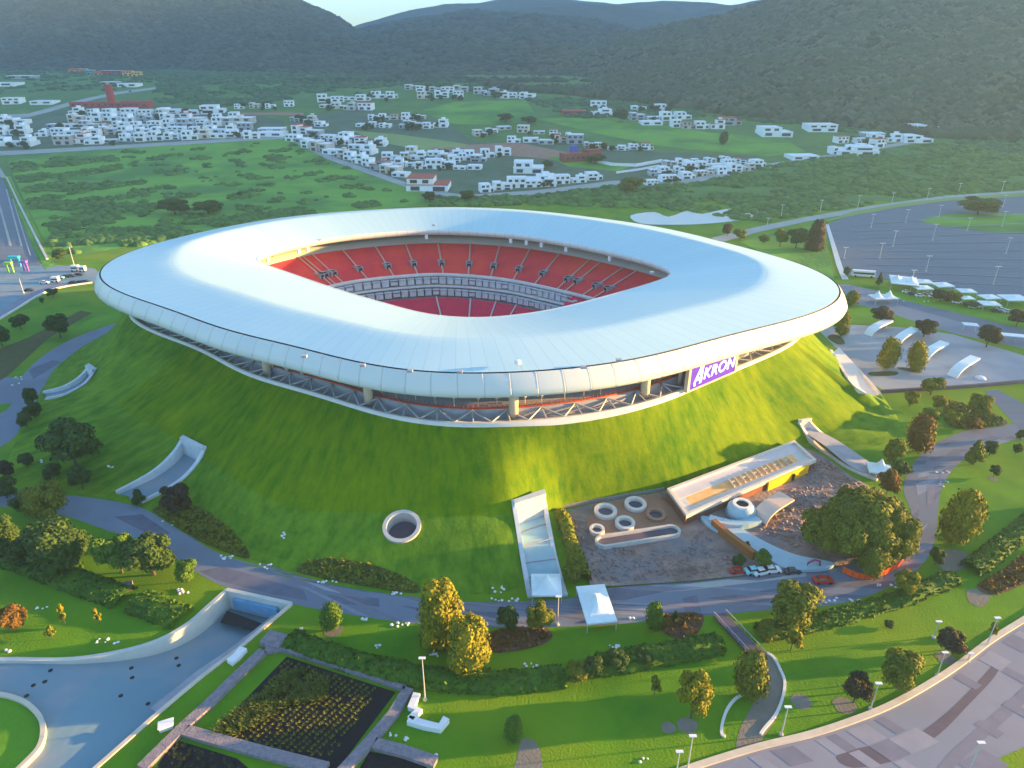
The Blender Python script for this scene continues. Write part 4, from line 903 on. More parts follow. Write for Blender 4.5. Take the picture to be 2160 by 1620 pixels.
# ---------------------------------------------------------------- right plaza, parking, roads
pxsheet('plaza_side', [(1690, 660), (1740, 690), (1800, 685), (1900, 690), (2010, 705), (2110, 735), (2260, 780), (2260, 800), (2140, 808), (2000, 818), (1870, 826), (1820, 800), (1790, 760), (1760, 730)], .02, M['plaza'], 0)
P = [U(a, b) for a, b in [(1858, 829), (1980, 822), (2080, 815), (2260, 798)]]; wall('plaza_edge', P, 1.2, .8, M['plaza_dark'], label='dark low wall along the near edge of the side plaza', cat='low wall')
pxsheet('access_road', [(2075, 825), (2105, 822), (2260, 905), (2260, 960), (2150, 905)], .025, M['asphalt'])
pxsheet('avenue', [(1740, 600), (1790, 600), (1870, 618), (2000, 665), (2160, 705), (2300, 740), (2300, 765), (2160, 735), (2020, 705), (1900, 672), (1790, 640)], .03, M['plaza_warm'])
pxsheet('avenue', [(1860, 620), (1930, 635), (2040, 665), (2160, 695), (2300, 728), (2300, 745), (2160, 715), (2000, 672), (1900, 645)], .04, M['asphalt'])
pxsheet('verge', [(1850, 596), (1920, 612), (2010, 635), (2110, 665), (2300, 700), (2300, 722), (2110, 682), (2000, 655), (1900, 632), (1860, 618)], .05, M['bright_lawn'])
pxsheet('parking_lot', [(1738, 475), (1800, 452), (1900, 435), (2000, 424), (2200, 408), (2600, 395), (2700, 640), (2200, 640), (2100, 628), (1960, 600), (1870, 590), (1780, 580), (1760, 540)], .02, M['asphalt'], far=True)
pxsheet('verge', [(1935, 465), (2000, 452), (2100, 450), (2400, 452), (2500, 510), (2250, 500), (2100, 490), (1990, 478)], .15, M['field'], far=True)
pxsheet('verge', [(1730, 470), (1800, 446), (1900, 429), (2000, 418), (2300, 396), (2300, 406), (2000, 424), (1900, 437), (1800, 455)], .2, M['field_dry'], far=True)
pxsheet('far_road', [(1500, 502), (1600, 478), (1700, 458), (1850, 432), (2000, 412), (2160, 402), (2400, 385), (2400, 396), (2160, 409), (2000, 420), (1850, 441), (1700, 468), (1600, 490), (1520, 512)], .12, M['far_road'], far=True)
pxsheet('verge', [(1560, 510), (1700, 476), (1735, 480), (1760, 590), (1700, 560), (1600, 530)], .1, M['field'], far=True)
pxsheet('lane', [(1741, 474), (1748, 474), (1778, 566), (1790, 590), (1776, 590), (1764, 560)], .2, M['pale_concrete'])
pxsheet('lawn_side', [(1780, 615), (1800, 640), (1860, 655), (1930, 678), (1900, 688), (1800, 682), (1745, 685), (1700, 655)], .035, M['bright_lawn'])
for q in ([(1758, 705), (1775, 712), (1782, 725), (1765, 726), (1745, 712)], [(1835, 785), (1890, 784), (1888, 792), (1838, 793)], [(1895, 775), (1935, 778), (1940, 787), (1900, 780)]): pxsheet('planting_strip', q, .06, M['bed'], 3)
# pond
pxsheet('water', [(1330, 455), (1380, 448), (1410, 458), (1450, 445), (1480, 452), (1530, 442), (1590, 438), (1606, 445), (1580, 462), (1500, 472), (1420, 475), (1350, 472)], .3, M['water'], 3, far=True)
# left roads and forecourt
pxsheet('forecourt', [(-60, 560), (70, 556), (130, 560), (200, 566), (220, 590), (190, 596), (110, 606), (60, 625), (0, 660), (-60, 700)], .03, M['ramp'])
pxsheet('footway', [(190, 590), (110, 600), (60, 618), (0, 655), (-60, 690), (-60, 712), (0, 673), (70, 628), (120, 609), (200, 597)], .04, M['plaza_warm'])
P = smooth_line([U(a, b) for a, b in [(-60, 715), (0, 674), (40, 650), (75, 628), (120, 609), (195, 597)]], 3); wall('kerb', P, .7, .8, M['pale_concrete'], label='pale kerb wall between the forecourt and the lawn at the far left', cat='kerb wall')
pxsheet('left_road', [(-30, 395), (5, 375), (25, 420), (55, 490), (85, 560), (-10, 565), (-40, 480)], .05, M['asphalt'], far=True)
pxsheet('verge', [(8, 372), (22, 372), (60, 450), (95, 520), (118, 560), (95, 568), (60, 495), (30, 425)], .08, M['field'], far=True)
wall('concrete_barrier', [G(a, b) for a, b in [(14, 375), (40, 430), (75, 500), (100, 548)]], 1.0, 1.2, M['concrete'], label='long pale barrier along the verge of the road at the far left', cat='barrier')
pxsheet('service_road', [(2, 375), (14, 375), (-60, 250), (-80, 260)], .1, M['far_road'], far=True)
for q in ([(0, 735), (60, 712), (170, 655), (195, 660), (100, 715), (20, 790), (-40, 830)],): pxsheet('plant_bed', q, .03, M['bed'])
pxsheet('lawn_bright', [(150, 700), (240, 640), (262, 672), (215, 690)], .02, M['bright_lawn'])
pxsheet('side_path', [(-60, 800), (40, 795), (28, 850), (-60, 860)], .014, M['paving'])
# fields behind
pxsheet('field', [(15, 335), (200, 312), (420, 300), (600, 292), (700, 330), (860, 390), (960, 430), (700, 450), (400, 500), (130, 545), (90, 500), (50, 420)], .15, M['field'], far=True)
pxsheet('field', [(880, 235), (960, 215), (1110, 212), (1130, 245), (1080, 262), (960, 262)], .2, M['field'], far=True)
pxsheet('field', [(1130, 250), (1300, 250), (1500, 280), (1650, 290), (1700, 320), (1620, 330), (1400, 310), (1250, 280)], .2, M['field'], far=True)
pxsheet('field', [(1150, 330), (1240, 335), (1340, 350), (1300, 362), (1200, 352)], .25, M['field'], far=True)
pxsheet('field', [(740, 275), (850, 285), (960, 300), (1010, 310), (900, 318), (800, 300)], .2, M['field_dry'], far=True)
pxsheet('far_road', [(-60, 322), (150, 312), (400, 298), (600, 286), (604, 293), (400, 305), (150, 320), (-60, 332)], .3, M['far_road'], far=True)
pxsheet('far_road', [(600, 288), (700, 330), (800, 365), (900, 400), (980, 412), (1130, 402), (1290, 382), (1450, 378), (1600, 348), (1760, 325), (1960, 292), (1965, 297), (1770, 332), (1610, 356), (1460, 387), (1300, 391), (1130, 411), (980, 420), (890, 407), (790, 372), (690, 336)], .3, M['far_road'], far=True)
pxsheet('far_road', [(-60, 245), (60, 240), (150, 215), (240, 195), (340, 183), (342, 187), (240, 201), (155, 222), (60, 248), (-60, 253)], .3, M['far_road'], far=True)
pxsheet('far_road', [(1280, 178), (1330, 182), (1400, 190), (1470, 205), (1500, 222), (1490, 224), (1460, 211), (1390, 195), (1330, 187)], 3.5, M['far_road'], far=True)
pxsheet('dirt_yard', [(900, 310), (1090, 300), (1240, 330), (1240, 345), (1050, 325), (930, 322)], .2, M['earth_red'], far=True)
pxsheet('dirt_yard', [(480, 238), (640, 238), (640, 244), (480, 243)], .3, M['earth_red'], far=True)
pxsheet('town_ground', [(0, 250), (160, 228), (340, 222), (470, 232), (600, 255), (600, 285), (400, 297), (150, 310), (0, 318)], .12, mat('town_ground', (.04, .10, .04), .95, (.12, .17, .12), .05, 8, .9), far=True)
pxsheet('town_ground', [(610, 250), (760, 230), (940, 255), (1000, 300), (1240, 300), (1380, 320), (1600, 330), (1600, 348), (1450, 378), (1290, 382), (1130, 402), (980, 412), (900, 400), (700, 330), (610, 290)], .10, bpy.data.materials['town_ground'], far=True)

# patchwork of paving slabs along the ring path and the front plaza
def resample(P, n):
    d = [0]
    for i in range(len(P)-1): d.append(d[-1]+(P[i+1]-P[i]).length)
    out = []
    for k in range(n):
        q = d[-1]*k/(n-1); i = min(max(0, int(np.searchsorted(d, q))-1), len(P)-2); f = (q-d[i])/max(d[i+1]-d[i], 1e-6); out.append(P[i].lerp(P[i+1], f))
    return out
def patchwork(A, B, n, m, seed, z, mats, prob):
    A = resample(smooth_line(A, 4), n); B = resample(smooth_line(B, 4), n); r = random.Random(seed); bl = [MB() for _ in mats]
    for i in range(n-1):
        for j in range(m):
            if r.random() > prob: continue
            u0, u1 = (j+.03)/m, (j+.97)/m; k = r.randrange(len(mats)); L_ = r.choice([1, 1, 2]) if i < n-2 else 1
            q = [A[i].lerp(B[i], u0), A[i].lerp(B[i], u1), A[i+L_].lerp(B[i+L_], u1), A[i+L_].lerp(B[i+L_], u0)]
            zz = z+.0015*((i*m+j) % 7); q = [Vector((v.x, v.y, zz)) for v in q]
            if (q[1]-q[0]).cross(q[2]-q[0]).z < 0: q = q[::-1]
            bl[k].add(q, [(0, 1, 2, 3)])
    for b_, mt in zip(bl, mats):
        if b_.f: o = b_.build('paving_slabs', mt); o['kind'] = 'structure'
M['slab_a'] = mat('slab_a', (.19, .215, .28), .8, (.24, .265, .33), .3); M['slab_b'] = mat('slab_b', (.105, .115, .17), .8, (.14, .15, .20), .3); M['slab_c'] = mat('slab_c', (.16, .16, .21), .8, (.19, .19, .24), .3)
ii = [U(a, b) for a, b in _in[:23]]; oo = [U(a, b) for a, b in _ou[1:18]][::-1]
patchwork(ii, oo, 84, 4, 3, .028, [M['slab_a'], M['slab_b'], M['slab_c']], .42)
M['slab_d'] = mat('slab_d', (.225, .24, .295), .8, (.26, .27, .325), .3); M['slab_e'] = mat('slab_e', (.145, .155, .21), .8, (.175, .18, .24), .3)
cc = [U(a, b) for a, b in _curb[1:-1]]; dd = [p+Vector((14, -16, 0)) for p in cc]
patchwork([p+Vector((.8, -.8, 0)) for p in cc], dd, 40, 5, 5, .052, [M['slab_d'], M['slab_e']], .24)
pxsheet('paving_band', [(2160, 1450), (2090, 1510), (2000, 1590), (1960, 1640), (1990, 1640), (2060, 1575), (2160, 1485)], .045, M['slab_e'])
for q in ([(12, 400), (15, 400), (48, 520), (44, 520)], [(26, 420), (28, 420), (66, 540), (63, 540)], [(-4, 430), (0, 430), (26, 520), (20, 520)]): pxsheet('lane_marking', q, .3, M['far_road'], far=True)
for k in range(9):
    y_ = 470+k*14; pxsheet('bay_marking', [(1800+k*6, y_+4), (2160, y_-18+k*5), (2160, y_-17+k*5), (1800+k*6, y_+5)], .3, M['slab_d'], far=True)
# ---------------------------------------------------------------- trees
def leafmat(name, c1, c2, s=.35):
    return mat(name, c1, .75, c2, s, 6, .9, 0, spec=.2, island=.4)
M['bark'] = mat('bark', (.07, .055, .045), .9, (.11, .09, .07), 2)
LM = {'dark': leafmat('leaf_dark', (.022, .055, .012), (.055, .105, .02)), 'green': leafmat('leaf_green', (.045, .11, .012), (.10, .19, .022)),
      'gold': leafmat('leaf_gold', (.11, .125, .008), (.25, .24, .014)), 'olive': leafmat('leaf_olive', (.075, .105, .010), (.17, .19, .018)), 'maroon': leafmat('leaf_maroon', (.03, .025, .018), (.055, .045, .025)), 'rust': leafmat('leaf_rust', (.10, .055, .012), (.17, .10, .02))}
def crown_mesh(seed, shape, nl, nleaf, leaf=.085, lob=.42):
    """crown in a unit box: x,y in -.5...5, z 0..1; lobes clothed with leaf clumps"""
    r = np.random.default_rng(seed); V = []; F = []; lobes = []
    for i in range(nl):
        a = r.random()*6.283; h = (i+.5)/nl if shape != 'round' else r.random()
        if shape == 'round': rr = .30*math.sqrt(r.random()); z = .18+.64*r.random(); lim = math.sqrt(max(0, 1-((z-.5)/.5)**2)); c = (rr*math.cos(a)*lim*1.2, rr*math.sin(a)*lim*1.2, z); s = lob*.5*(.55+.6*r.random())
        elif shape == 'column': z = .06+.86*h; c = (.10*math.cos(a), .10*math.sin(a), z); s = (.36*math.sin(min(1, (1-z)*1.6+.15)*math.pi/2)+.06)*(.8+.4*r.random())
        elif shape == 'spread': rr = .34*math.sqrt(r.random()); z = .30+.48*r.random(); c = (rr*math.cos(a)*1.15, rr*math.sin(a)*1.15, z); s = .13+.11*r.random()
        elif shape == 'willow': rr = .33*math.sqrt(r.random()); z = .1+.75*r.random(); lim = math.sqrt(max(.05, 1-z*.8)); c = (rr*math.cos(a)*lim, rr*math.sin(a)*lim, z); s = .15+.09*r.random()
        elif shape == 'cone': z = .08+.86*h; q = (1-z)*.30+.03; c = (q*math.cos(a)*.8, q*math.sin(a)*.8, z); s = .10+.13*(1-z)
        lobes.append((c, s))
    ar = np.array([s**2 for c, s in lobes]); ar /= ar.sum(); cnt = np.maximum(6, (ar*nleaf).astype(int)); zs = {'willow': 1.3, 'column': .62}.get(shape, .85)
    allv = []; allf = []; base = 0
    for (c, s), n in zip(lobes, cnt):
        d = r.normal(size=(n, 3)); d /= np.linalg.norm(d, axis=1)[:, None]; d[:, 2] = np.where(d[:, 2] < -.5, -d[:, 2], d[:, 2])
        rad = s*(.86+.3*r.random(n))[:, None]; P = np.array(c)+d*rad*np.array([1, 1, zs])
        a = r.normal(size=(n, 3))*.75+d*.0; u = np.cross(d, a); u /= np.linalg.norm(u, axis=1)[:, None]+1e-6; v = np.cross(d, u); v = v*.85+d*r.normal(0, .45, (n, 1)); sz = leaf*(.55+.8*r.random(n))[:, None]
        q = np.stack([P-u*sz, P+v*sz*.9, P+u*sz, P-v*sz*.9], 1).reshape(-1, 3); allv.append(q); f = np.arange(n*4).reshape(n, 4)+base; allf.append(f); base += n*4
        V0, F0 = I0; core = V0*s*.82*np.array([1, 1, zs])+np.array(c); allv.append(core); allf.append(np.concatenate([F0+base, F0[:, 2:3]+base], 1)); base += len(core)
    return np.concatenate(allv), np.concatenate(allf)
def crown_data(name, seed, shape, nl, nleaf, leaf):
    V, F = crown_mesh(seed, shape, nl, nleaf, leaf); me = bpy.data.meshes.new(name); me.from_pydata(V.tolist(), [], [tuple(dict.fromkeys(f)) for f in F.tolist()]); me.update(); me.materials.append(LM['dark']); return me
CR = {'round': [crown_data('crown_round', s, 'round', 22, 5200, .033) for s in (1, 2, 3)], 'column': [crown_data('crown_column', 4, 'column', 24, 3800, .040), crown_data('crown_column', 14, 'column', 24, 3800, .040)], 'spread': [crown_data('crown_spread', s, 'spread', 30, 6500, .03) for s in (5, 6)],
      'willow': [crown_data('crown_willow', s, 'willow', 36, 8500, .026) for s in (7, 8)], 'cone': [crown_data('crown_cone', s, 'cone', 22, 3200, .038) for s in (9, 10)], 'sapling': [crown_data('crown_sapling', 12, 'round', 9, 500, .07)]}
def trunk_data(name, seed, h0):
    """trunk and limbs in the unit box of the tree (z 0..1)"""
    r = random.Random(seed); mb = MB(); mb.tube([(0, 0, -.02), (.01, 0, h0*.6), (.0, .01, h0), (.01, 0, .62)], [.040, .030, .024, .010], 7)
    for k in range(5):
        a = k*1.257+r.random(); z = h0*(.8+.35*r.random()); mb.tube([(0, 0, z), (.12*math.cos(a), .12*math.sin(a), z+.14), (.26*math.cos(a), .26*math.sin(a), z+.30)], [.016, .011, .004], 5)
    me = bpy.data.meshes.new(name); me.from_pydata(mb.v, [], mb.f); me.update(); me.materials.append(M['bark']); return me
TK = [trunk_data('trunk', 1, .28), trunk_data('trunk', 2, .22)]
tcount = [0]
_matcr = {}
def crown_for(shape, k, lm):
    key = (shape, k, lm)
    if key not in _matcr:
        me = CR[shape][k].copy(); me.materials.clear(); me.materials.append(LM[lm]); _matcr[key] = me
    return _matcr[key]
def tree(px, pyb, pyt, pw, shape, lm, label, group='trees around the stadium', trunk=.16, name='tree', cat='tree', hf=GM):
    p = hf(px, pyb); h = max(1.2, ztop(p, pyt)-p.z); wd = mpx(p, pw); h = max(h-wd*.16, 1.0)
    k = tcount[0]; tcount[0] += 1; R = random.Random(k*13+5)
    o = empty(name, p, R.random()*6.28); tag(o, label, cat, group); lib = CR[shape]; me = crown_for(shape, k % len(lib), lm)
    tr_ = 0 if shape == 'willow' else trunk
    c = bpy.data.objects.new('crown', me); COL.objects.link(c); c.parent = o; c.location = (0, 0, h*tr_*.8); c.scale = (wd*1.08, wd*1.08, h*(1-tr_*.8))
    t_ = bpy.data.objects.new('trunk', TK[k % 2]); COL.objects.link(t_); t_.parent = o; t_.scale = (max(wd, h*.35)*.9, max(wd, h*.35)*.9, h)
    return o
TREES = [
 (165, 992, 880, 98, 'round', 'dark', 'large dark bushy tree on the left skirt of the mound above the path'),
 (176, 1032, 978, 42, 'round', 'dark', 'dark rounded tree directly below the large dark tree on the left skirt'),
 (115, 1015, 975, 34, 'round', 'dark', 'small dark bush left of the large dark tree on the left skirt'),
 (58, 985, 955, 26, 'round', 'dark', 'small dark bush on the lawn between the upper left path and the large dark tree'),
 (128, 712, 655, 46, 'round', 'dark', 'dark tree standing beside the upper left garden bed'),
 (45, 695, 658, 34, 'round', 'dark', 'dark tree on the lawn near the far left kerb wall'),
 (5, 730, 685, 34, 'round', 'dark', 'dark tree cut by the left edge of the picture above the side path'),
 (113, 626, 603, 24, 'round', 'dark', 'small dark tree growing against the pale kerb of the forecourt'),
 (90, 640, 626, 10, 'round', 'dark', 'tiny dark shrub on the lawn below the forecourt kerb'),
 (110, 1092, 1013, 74, 'spread', 'olive', 'yellow green broad tree at the left path junction'),
 (60, 1082, 1030, 50, 'round', 'dark', 'dark tree left of the yellow green tree at the path junction'),
 (15, 1050, 1000, 50, 'round', 'dark', 'dark tree at the left edge where the path enters the picture'),
 (12, 1010, 972, 36, 'round', 'maroon', 'brownish dark tree at the left edge above the path'),
 (128, 1200, 1098, 130, 'willow', 'dark', 'very wide dark willow like tree below the left path'),
 (20, 1165, 1090, 70, 'willow', 'dark', 'dark drooping tree at the left edge beside the very wide willow'),
 (62, 1190, 1130, 60, 'round', 'dark', 'dark bush in front of the very wide willow like tree'),
 (258, 1208, 1116, 66, 'spread', 'green', 'bright green tree just left of the path, beside a darker one'),
 (326, 1212, 1120, 90, 'round', 'dark', 'dark round tree overhanging the outer edge of the path at left'),
 (398, 1227, 1180, 42, 'round', 'green', 'small green tree at the outer corner of the path before the underpass'),
 (377, 1082, 1015, 58, 'round', 'maroon', 'dark brownish tree beside the lower end of the curved stair channel'),
 (295, 1062, 1028, 30, 'cone', 'dark', 'small palm like dark tree at the foot of the curved stair channel'),
 (73, 862, 815, 24, 'round', 'dark', 'dark small tree by the upper left path, the top one of three'),
 (75, 884, 842, 30, 'round', 'dark', 'dark small tree by the upper left path, the middle one of three'),
 (58, 902, 864, 28, 'round', 'dark', 'dark small tree by the upper left path, the lowest of three'),
 (28, 1328, 1280, 54, 'round', 'rust', 'reddish brown round bush on the lower left lawn'),
 (138, 1316, 1273, 18, 'sapling', 'gold', 'thin yellow sapling on the lower left lawn'),
 (210, 1316, 1281, 15, 'sapling', 'gold', 'short yellow sapling furthest right on the lower left lawn'),
 (111, 1348, 1318, 22, 'sapling', 'olive', 'greenish sapling nearest the ramp wall on the lower left lawn'),
 (930, 1352, 1222, 100, 'willow', 'gold', 'tall golden tree standing over the path at the bottom centre'),
 (990, 1412, 1298, 104, 'willow', 'gold', 'wide golden weeping tree in front of the tall golden tree'),
 (1070, 1332, 1280, 40, 'round', 'dark', 'dark small tree in the reddish bed right of the golden trees'),
 (1137, 1330, 1268, 50, 'spread', 'olive', 'olive bushy tree in the reddish bed below the white tents'),
 (702, 1327, 1270, 38, 'column', 'green', 'narrow green tree alone on the lawn right of the underpass'),
 (1378, 1328, 1270, 33, 'column', 'green', 'narrow green tree beside the reddish bed right of the tents'),
 (1423, 1312, 1287, 18, 'cone', 'dark', 'small dark shrub rising from the reddish bed right of the tents'),
 (1576, 1468, 1374, 60, 'column', 'olive', 'egg shaped tree at the near end of the footbridge'),
 (1457, 1515, 1418, 62, 'round', 'gold', 'golden round tree with bare trunk on the lower lawn'),
 (1380, 1466, 1422, 24, 'sapling', 'olive', 'faint sapling on the lower lawn left of the golden round tree'),
 (1668, 1372, 1312, 38, 'sapling', 'gold', 'small yellow tree just below the big clipped dark tree'),
 (1672, 1318, 1230, 92, 'round', 'olive', 'big dense round tree on the outer side of the path near the footbridge'),
 (1905, 1256, 1200, 48, 'round', 'gold', 'golden tree beyond the orange barrier fence at the path edge'),
 (1972, 1192, 1152, 28, 'round', 'dark', 'small dark tree between the path and the grey gravel spot at right'),
 (2012, 1148, 1030, 62, 'column', 'gold', 'tall golden tree on the right lawn outside the curve of the path'),
 (2035, 1110, 1055, 48, 'round', 'gold', 'shorter golden tree behind the tall golden one on the right lawn'),
 (1998, 1378, 1325, 56, 'round', 'maroon', 'dark brown tree on the lower right lawn beside a lamp'),
 (1892, 1450, 1374, 72, 'round', 'olive', 'wide olive brown tree in the middle of the lower right lawn'),
 (1800, 1482, 1414, 50, 'spread', 'maroon', 'thin dark tree leaning over a grey soil ring on the lower right lawn'),
 (2091, 1340, 1312, 18, 'sapling', 'gold', 'tiny yellow sapling beside the lamp at the right edge of the lower lawn'),
 (1875, 1322, 1310, 20, 'round', 'dark', 'low dark shrub alone on the open lower right lawn'),
 (1815, 1192, 1128, 44, 'spread', 'gold', 'small golden tree at the foot of the giant tree by the orange fence'),
 (1556, 1196, 1168, 26, 'round', 'dark', 'dark green shrub by the rust brown wall, left of its pair'),
 (1606, 1196, 1160, 34, 'round', 'green', 'green shrub by the rust brown wall, right of its pair'),
 (1572, 1160, 1140, 16, 'round', 'dark', 'little dark shrub on top of the rust brown wall'),
 (1870, 778, 710, 36, 'column', 'gold', 'golden columnar tree in the side plaza, the left one'),
 (1927, 784, 718, 32, 'column', 'gold', 'golden columnar tree in the side plaza, the right one'),
 (1948, 710, 667, 44, 'round', 'maroon', 'dark round clipped tree between the white arches of the plaza'),
 (2080, 732, 677, 46, 'round', 'maroon', 'dark round clipped tree at the right of the plaza beside the long canopy'),
 (1857, 684, 643, 42, 'round', 'maroon', 'dark round tree behind the first white arch'),
 (2143, 688, 647, 36, 'round', 'maroon', 'dark round tree at the right edge across the avenue'),
 (1772, 708, 655, 26, 'column', 'olive', 'slender olive tree next to the right tip of the roof'),
 (1795, 645, 610, 24, 'column', 'olive', 'slender olive tree peeping over the right tip of the roof'),
 (1853, 603, 573, 15, 'cone', 'dark', 'small dark pointed tree near the white bus'),
 (1785, 583, 560, 16, 'round', 'dark', 'small dark tree left of the white bus'),
 (1982, 636, 607, 34, 'round', 'maroon', 'dark tree among the white tents, the left of a pair'),
 (2010, 638, 610, 28, 'round', 'olive', 'olive tree among the white tents, the right of a pair'),
 (2046, 648, 632, 30, 'round', 'dark', 'low dark tree under the white tents toward the right'),
 (1962, 833, 790, 38, 'spread', 'olive', 'spreading tree leaning on the dark edge wall of the plaza'),
 (1918, 857, 820, 30, 'round', 'olive', 'small olive tree just below the left end of the plaza edge wall'),
 (1975, 868, 828, 30, 'round', 'gold', 'small golden tree below the spreading tree at the plaza edge'),
 (1958, 898, 858, 38, 'round', 'olive', 'dark olive tree in the middle of the cluster right of the mound'),
 (2005, 898, 858, 30, 'round', 'gold', 'yellow green round tree on the right of the cluster beside the mound'),
 (2062, 885, 826, 40, 'spread', 'olive', 'olive tree at the edge of the brown bed near the access road'),
 (2052, 905, 880, 30, 'round', 'rust', 'low rusty shrub in the brown bed near the access road'),
 (1932, 952, 872, 46, 'column', 'rust', 'tall orange brown tree at the foot of the mound at right'),
 (1882, 980, 922, 42, 'round', 'olive', 'olive bush tree left of the tall orange brown one'),
 (1868, 1048, 990, 42, 'round', 'rust', 'orange brown tree beside the small white tent'),
 (1900, 1005, 970, 36, 'round', 'dark', 'dark shrub on the inner edge of the path right of the white tent'),
 (2052, 980, 924, 42, 'cone', 'olive', 'pointed olive tree outside the path at the right, the first of a row'),
 (2087, 960, 928, 26, 'round', 'dark', 'dark small tree outside the path, the second of a row'),
 (2142, 958, 932, 18, 'round', 'dark', 'dark small tree near the right edge, the third of a row'),
 (2152, 928, 905, 20, 'round', 'dark', 'dark small tree at the right edge above the row outside the path'),
 (2095, 1006, 980, 19, 'round', 'dark', 'little dark tree on the bright right lawn with a soil ring'),
 (1718, 528, 462, 40, 'willow', 'maroon', 'tall dark brownish tree behind the right side of the roof'),
 (1678, 524, 472, 44, 'round', 'dark', 'dark broad tree next to the tall brownish one behind the roof'),
 (1645, 520, 480, 28, 'round', 'olive', 'small olive tree behind the roof left of the dark broad tree'),
 (1610, 514, 490, 22, 'round', 'green', 'small green tree behind the roof near the pond'),
 (1560, 506, 478, 26, 'round', 'olive', 'small olive tree behind the roof below the pond'),
 (1533, 498, 468, 20, 'round', 'maroon', 'small brown tree behind the roof right below the pale pond'),
 (2062, 452, 402, 74, 'round', 'dark', 'huge wide dark tree standing alone in the parking lot'),
 (370, 452, 408, 60, 'round', 'dark', 'large grey green tree in the near part of the wild field'),
 (440, 452, 416, 54, 'round', 'dark', 'second grey green tree in the wild field right of the larger one'),
 (505, 414, 402, 10, 'round', 'dark', 'tiny lone tree in the middle of the wild field'),
 (130, 548, 520, 30, 'round', 'dark', 'dark tree behind the far left tip of the stadium roof'),
 (1332, 405, 366, 50, 'round', 'olive', 'bushy olive tree on the corner of the road below the white houses'),
 (905, 425, 398, 26, 'round', 'dark', 'dark tree just behind the top edge of the roof'),
 (985, 425, 395, 32, 'round', 'dark', 'dark tree behind the roof beside the end of the suburb road'),
 (1525, 305, 275, 16, 'column', 'dark', 'tall narrow dark tree on the green meadow beyond the houses'),
 (1310, 258, 222, 30, 'round', 'dark', 'dark tall tree beside the red houses at the forest edge'),
 (1065, 258, 232, 34, 'round', 'dark', 'dark tree at the lower end of the bright green meadow'),
 (1115, 262, 240, 30, 'round', 'dark', 'second dark tree at the lower end of the bright green meadow'),
 (860, 348, 330, 22, 'round', 'dark', 'dark tree among the white houses of the middle row'),
 (1255, 345, 318, 40, 'round', 'dark', 'dark tree group standing beside the brick red building'),
 (1155, 355, 335, 22, 'round', 'dark', 'dark tree beside the white villa with the lawn'),
]
for a in TREES: tree(*a, name='bush' if ('bush' in a[6] or 'shrub' in a[6]) else ('sapling' if 'sapling' in a[6] else 'tree'), hf=GM if a[1] > 560 else G)
# the giant tree: three crown masses on one trunk group
p = U(1812, 1172); gt = empty('giant_tree', p); tag(gt, 'giant spreading tree with many rounded lobes beside the curved path', 'tree')
lobes = [(0, 0, 5.5, 12, 11), (-5, 1, 4.5, 10, 9.5), (5, 1, 4.5, 10, 9.5), (0, -4.5, 3.5, 10, 9), (0, 5.5, 5, 11, 9.5)]
for k in range(11):
    a_ = k/11*6.283; R_ = 8.2+.8*(k % 3); lobes.append((R_*math.cos(a_), R_*.8*math.sin(a_)+.5, 1.0+.7*(k % 4), 7.0+.7*(k % 3), 8.0+.9*(k % 4)))
for k in range(6):
    a_ = k/6*6.283+.4; lobes.append((5.2*math.cos(a_), 4.6*math.sin(a_)+.5, 7.5+.5*(k % 2), 7, 6.6))
for k, (x, y, z, wd, h) in enumerate(lobes):
    c = bpy.data.objects.new('crown', crown_for('willow' if k % 2 else 'round', k % 2, 'olive')); COL.objects.link(c); c.parent = gt; c.location = (x, y, z); c.scale = (wd, wd, h); c.rotation_euler = (0, 0, k*1.3)
mb = MB(); mb.tube([(0, 0, -.3), (.2, 0, 3), (0, 0, 7)], [1.1, .8, .5], 10)
for a in range(7): mb.tube([(0, 0, 2.5), (3.5*math.cos(a), 3.5*math.sin(a), 5), (6.5*math.cos(a), 6*math.sin(a), 8)], [.45, .3, .12], 6)
mb.build('trunk', M['bark'], gt)
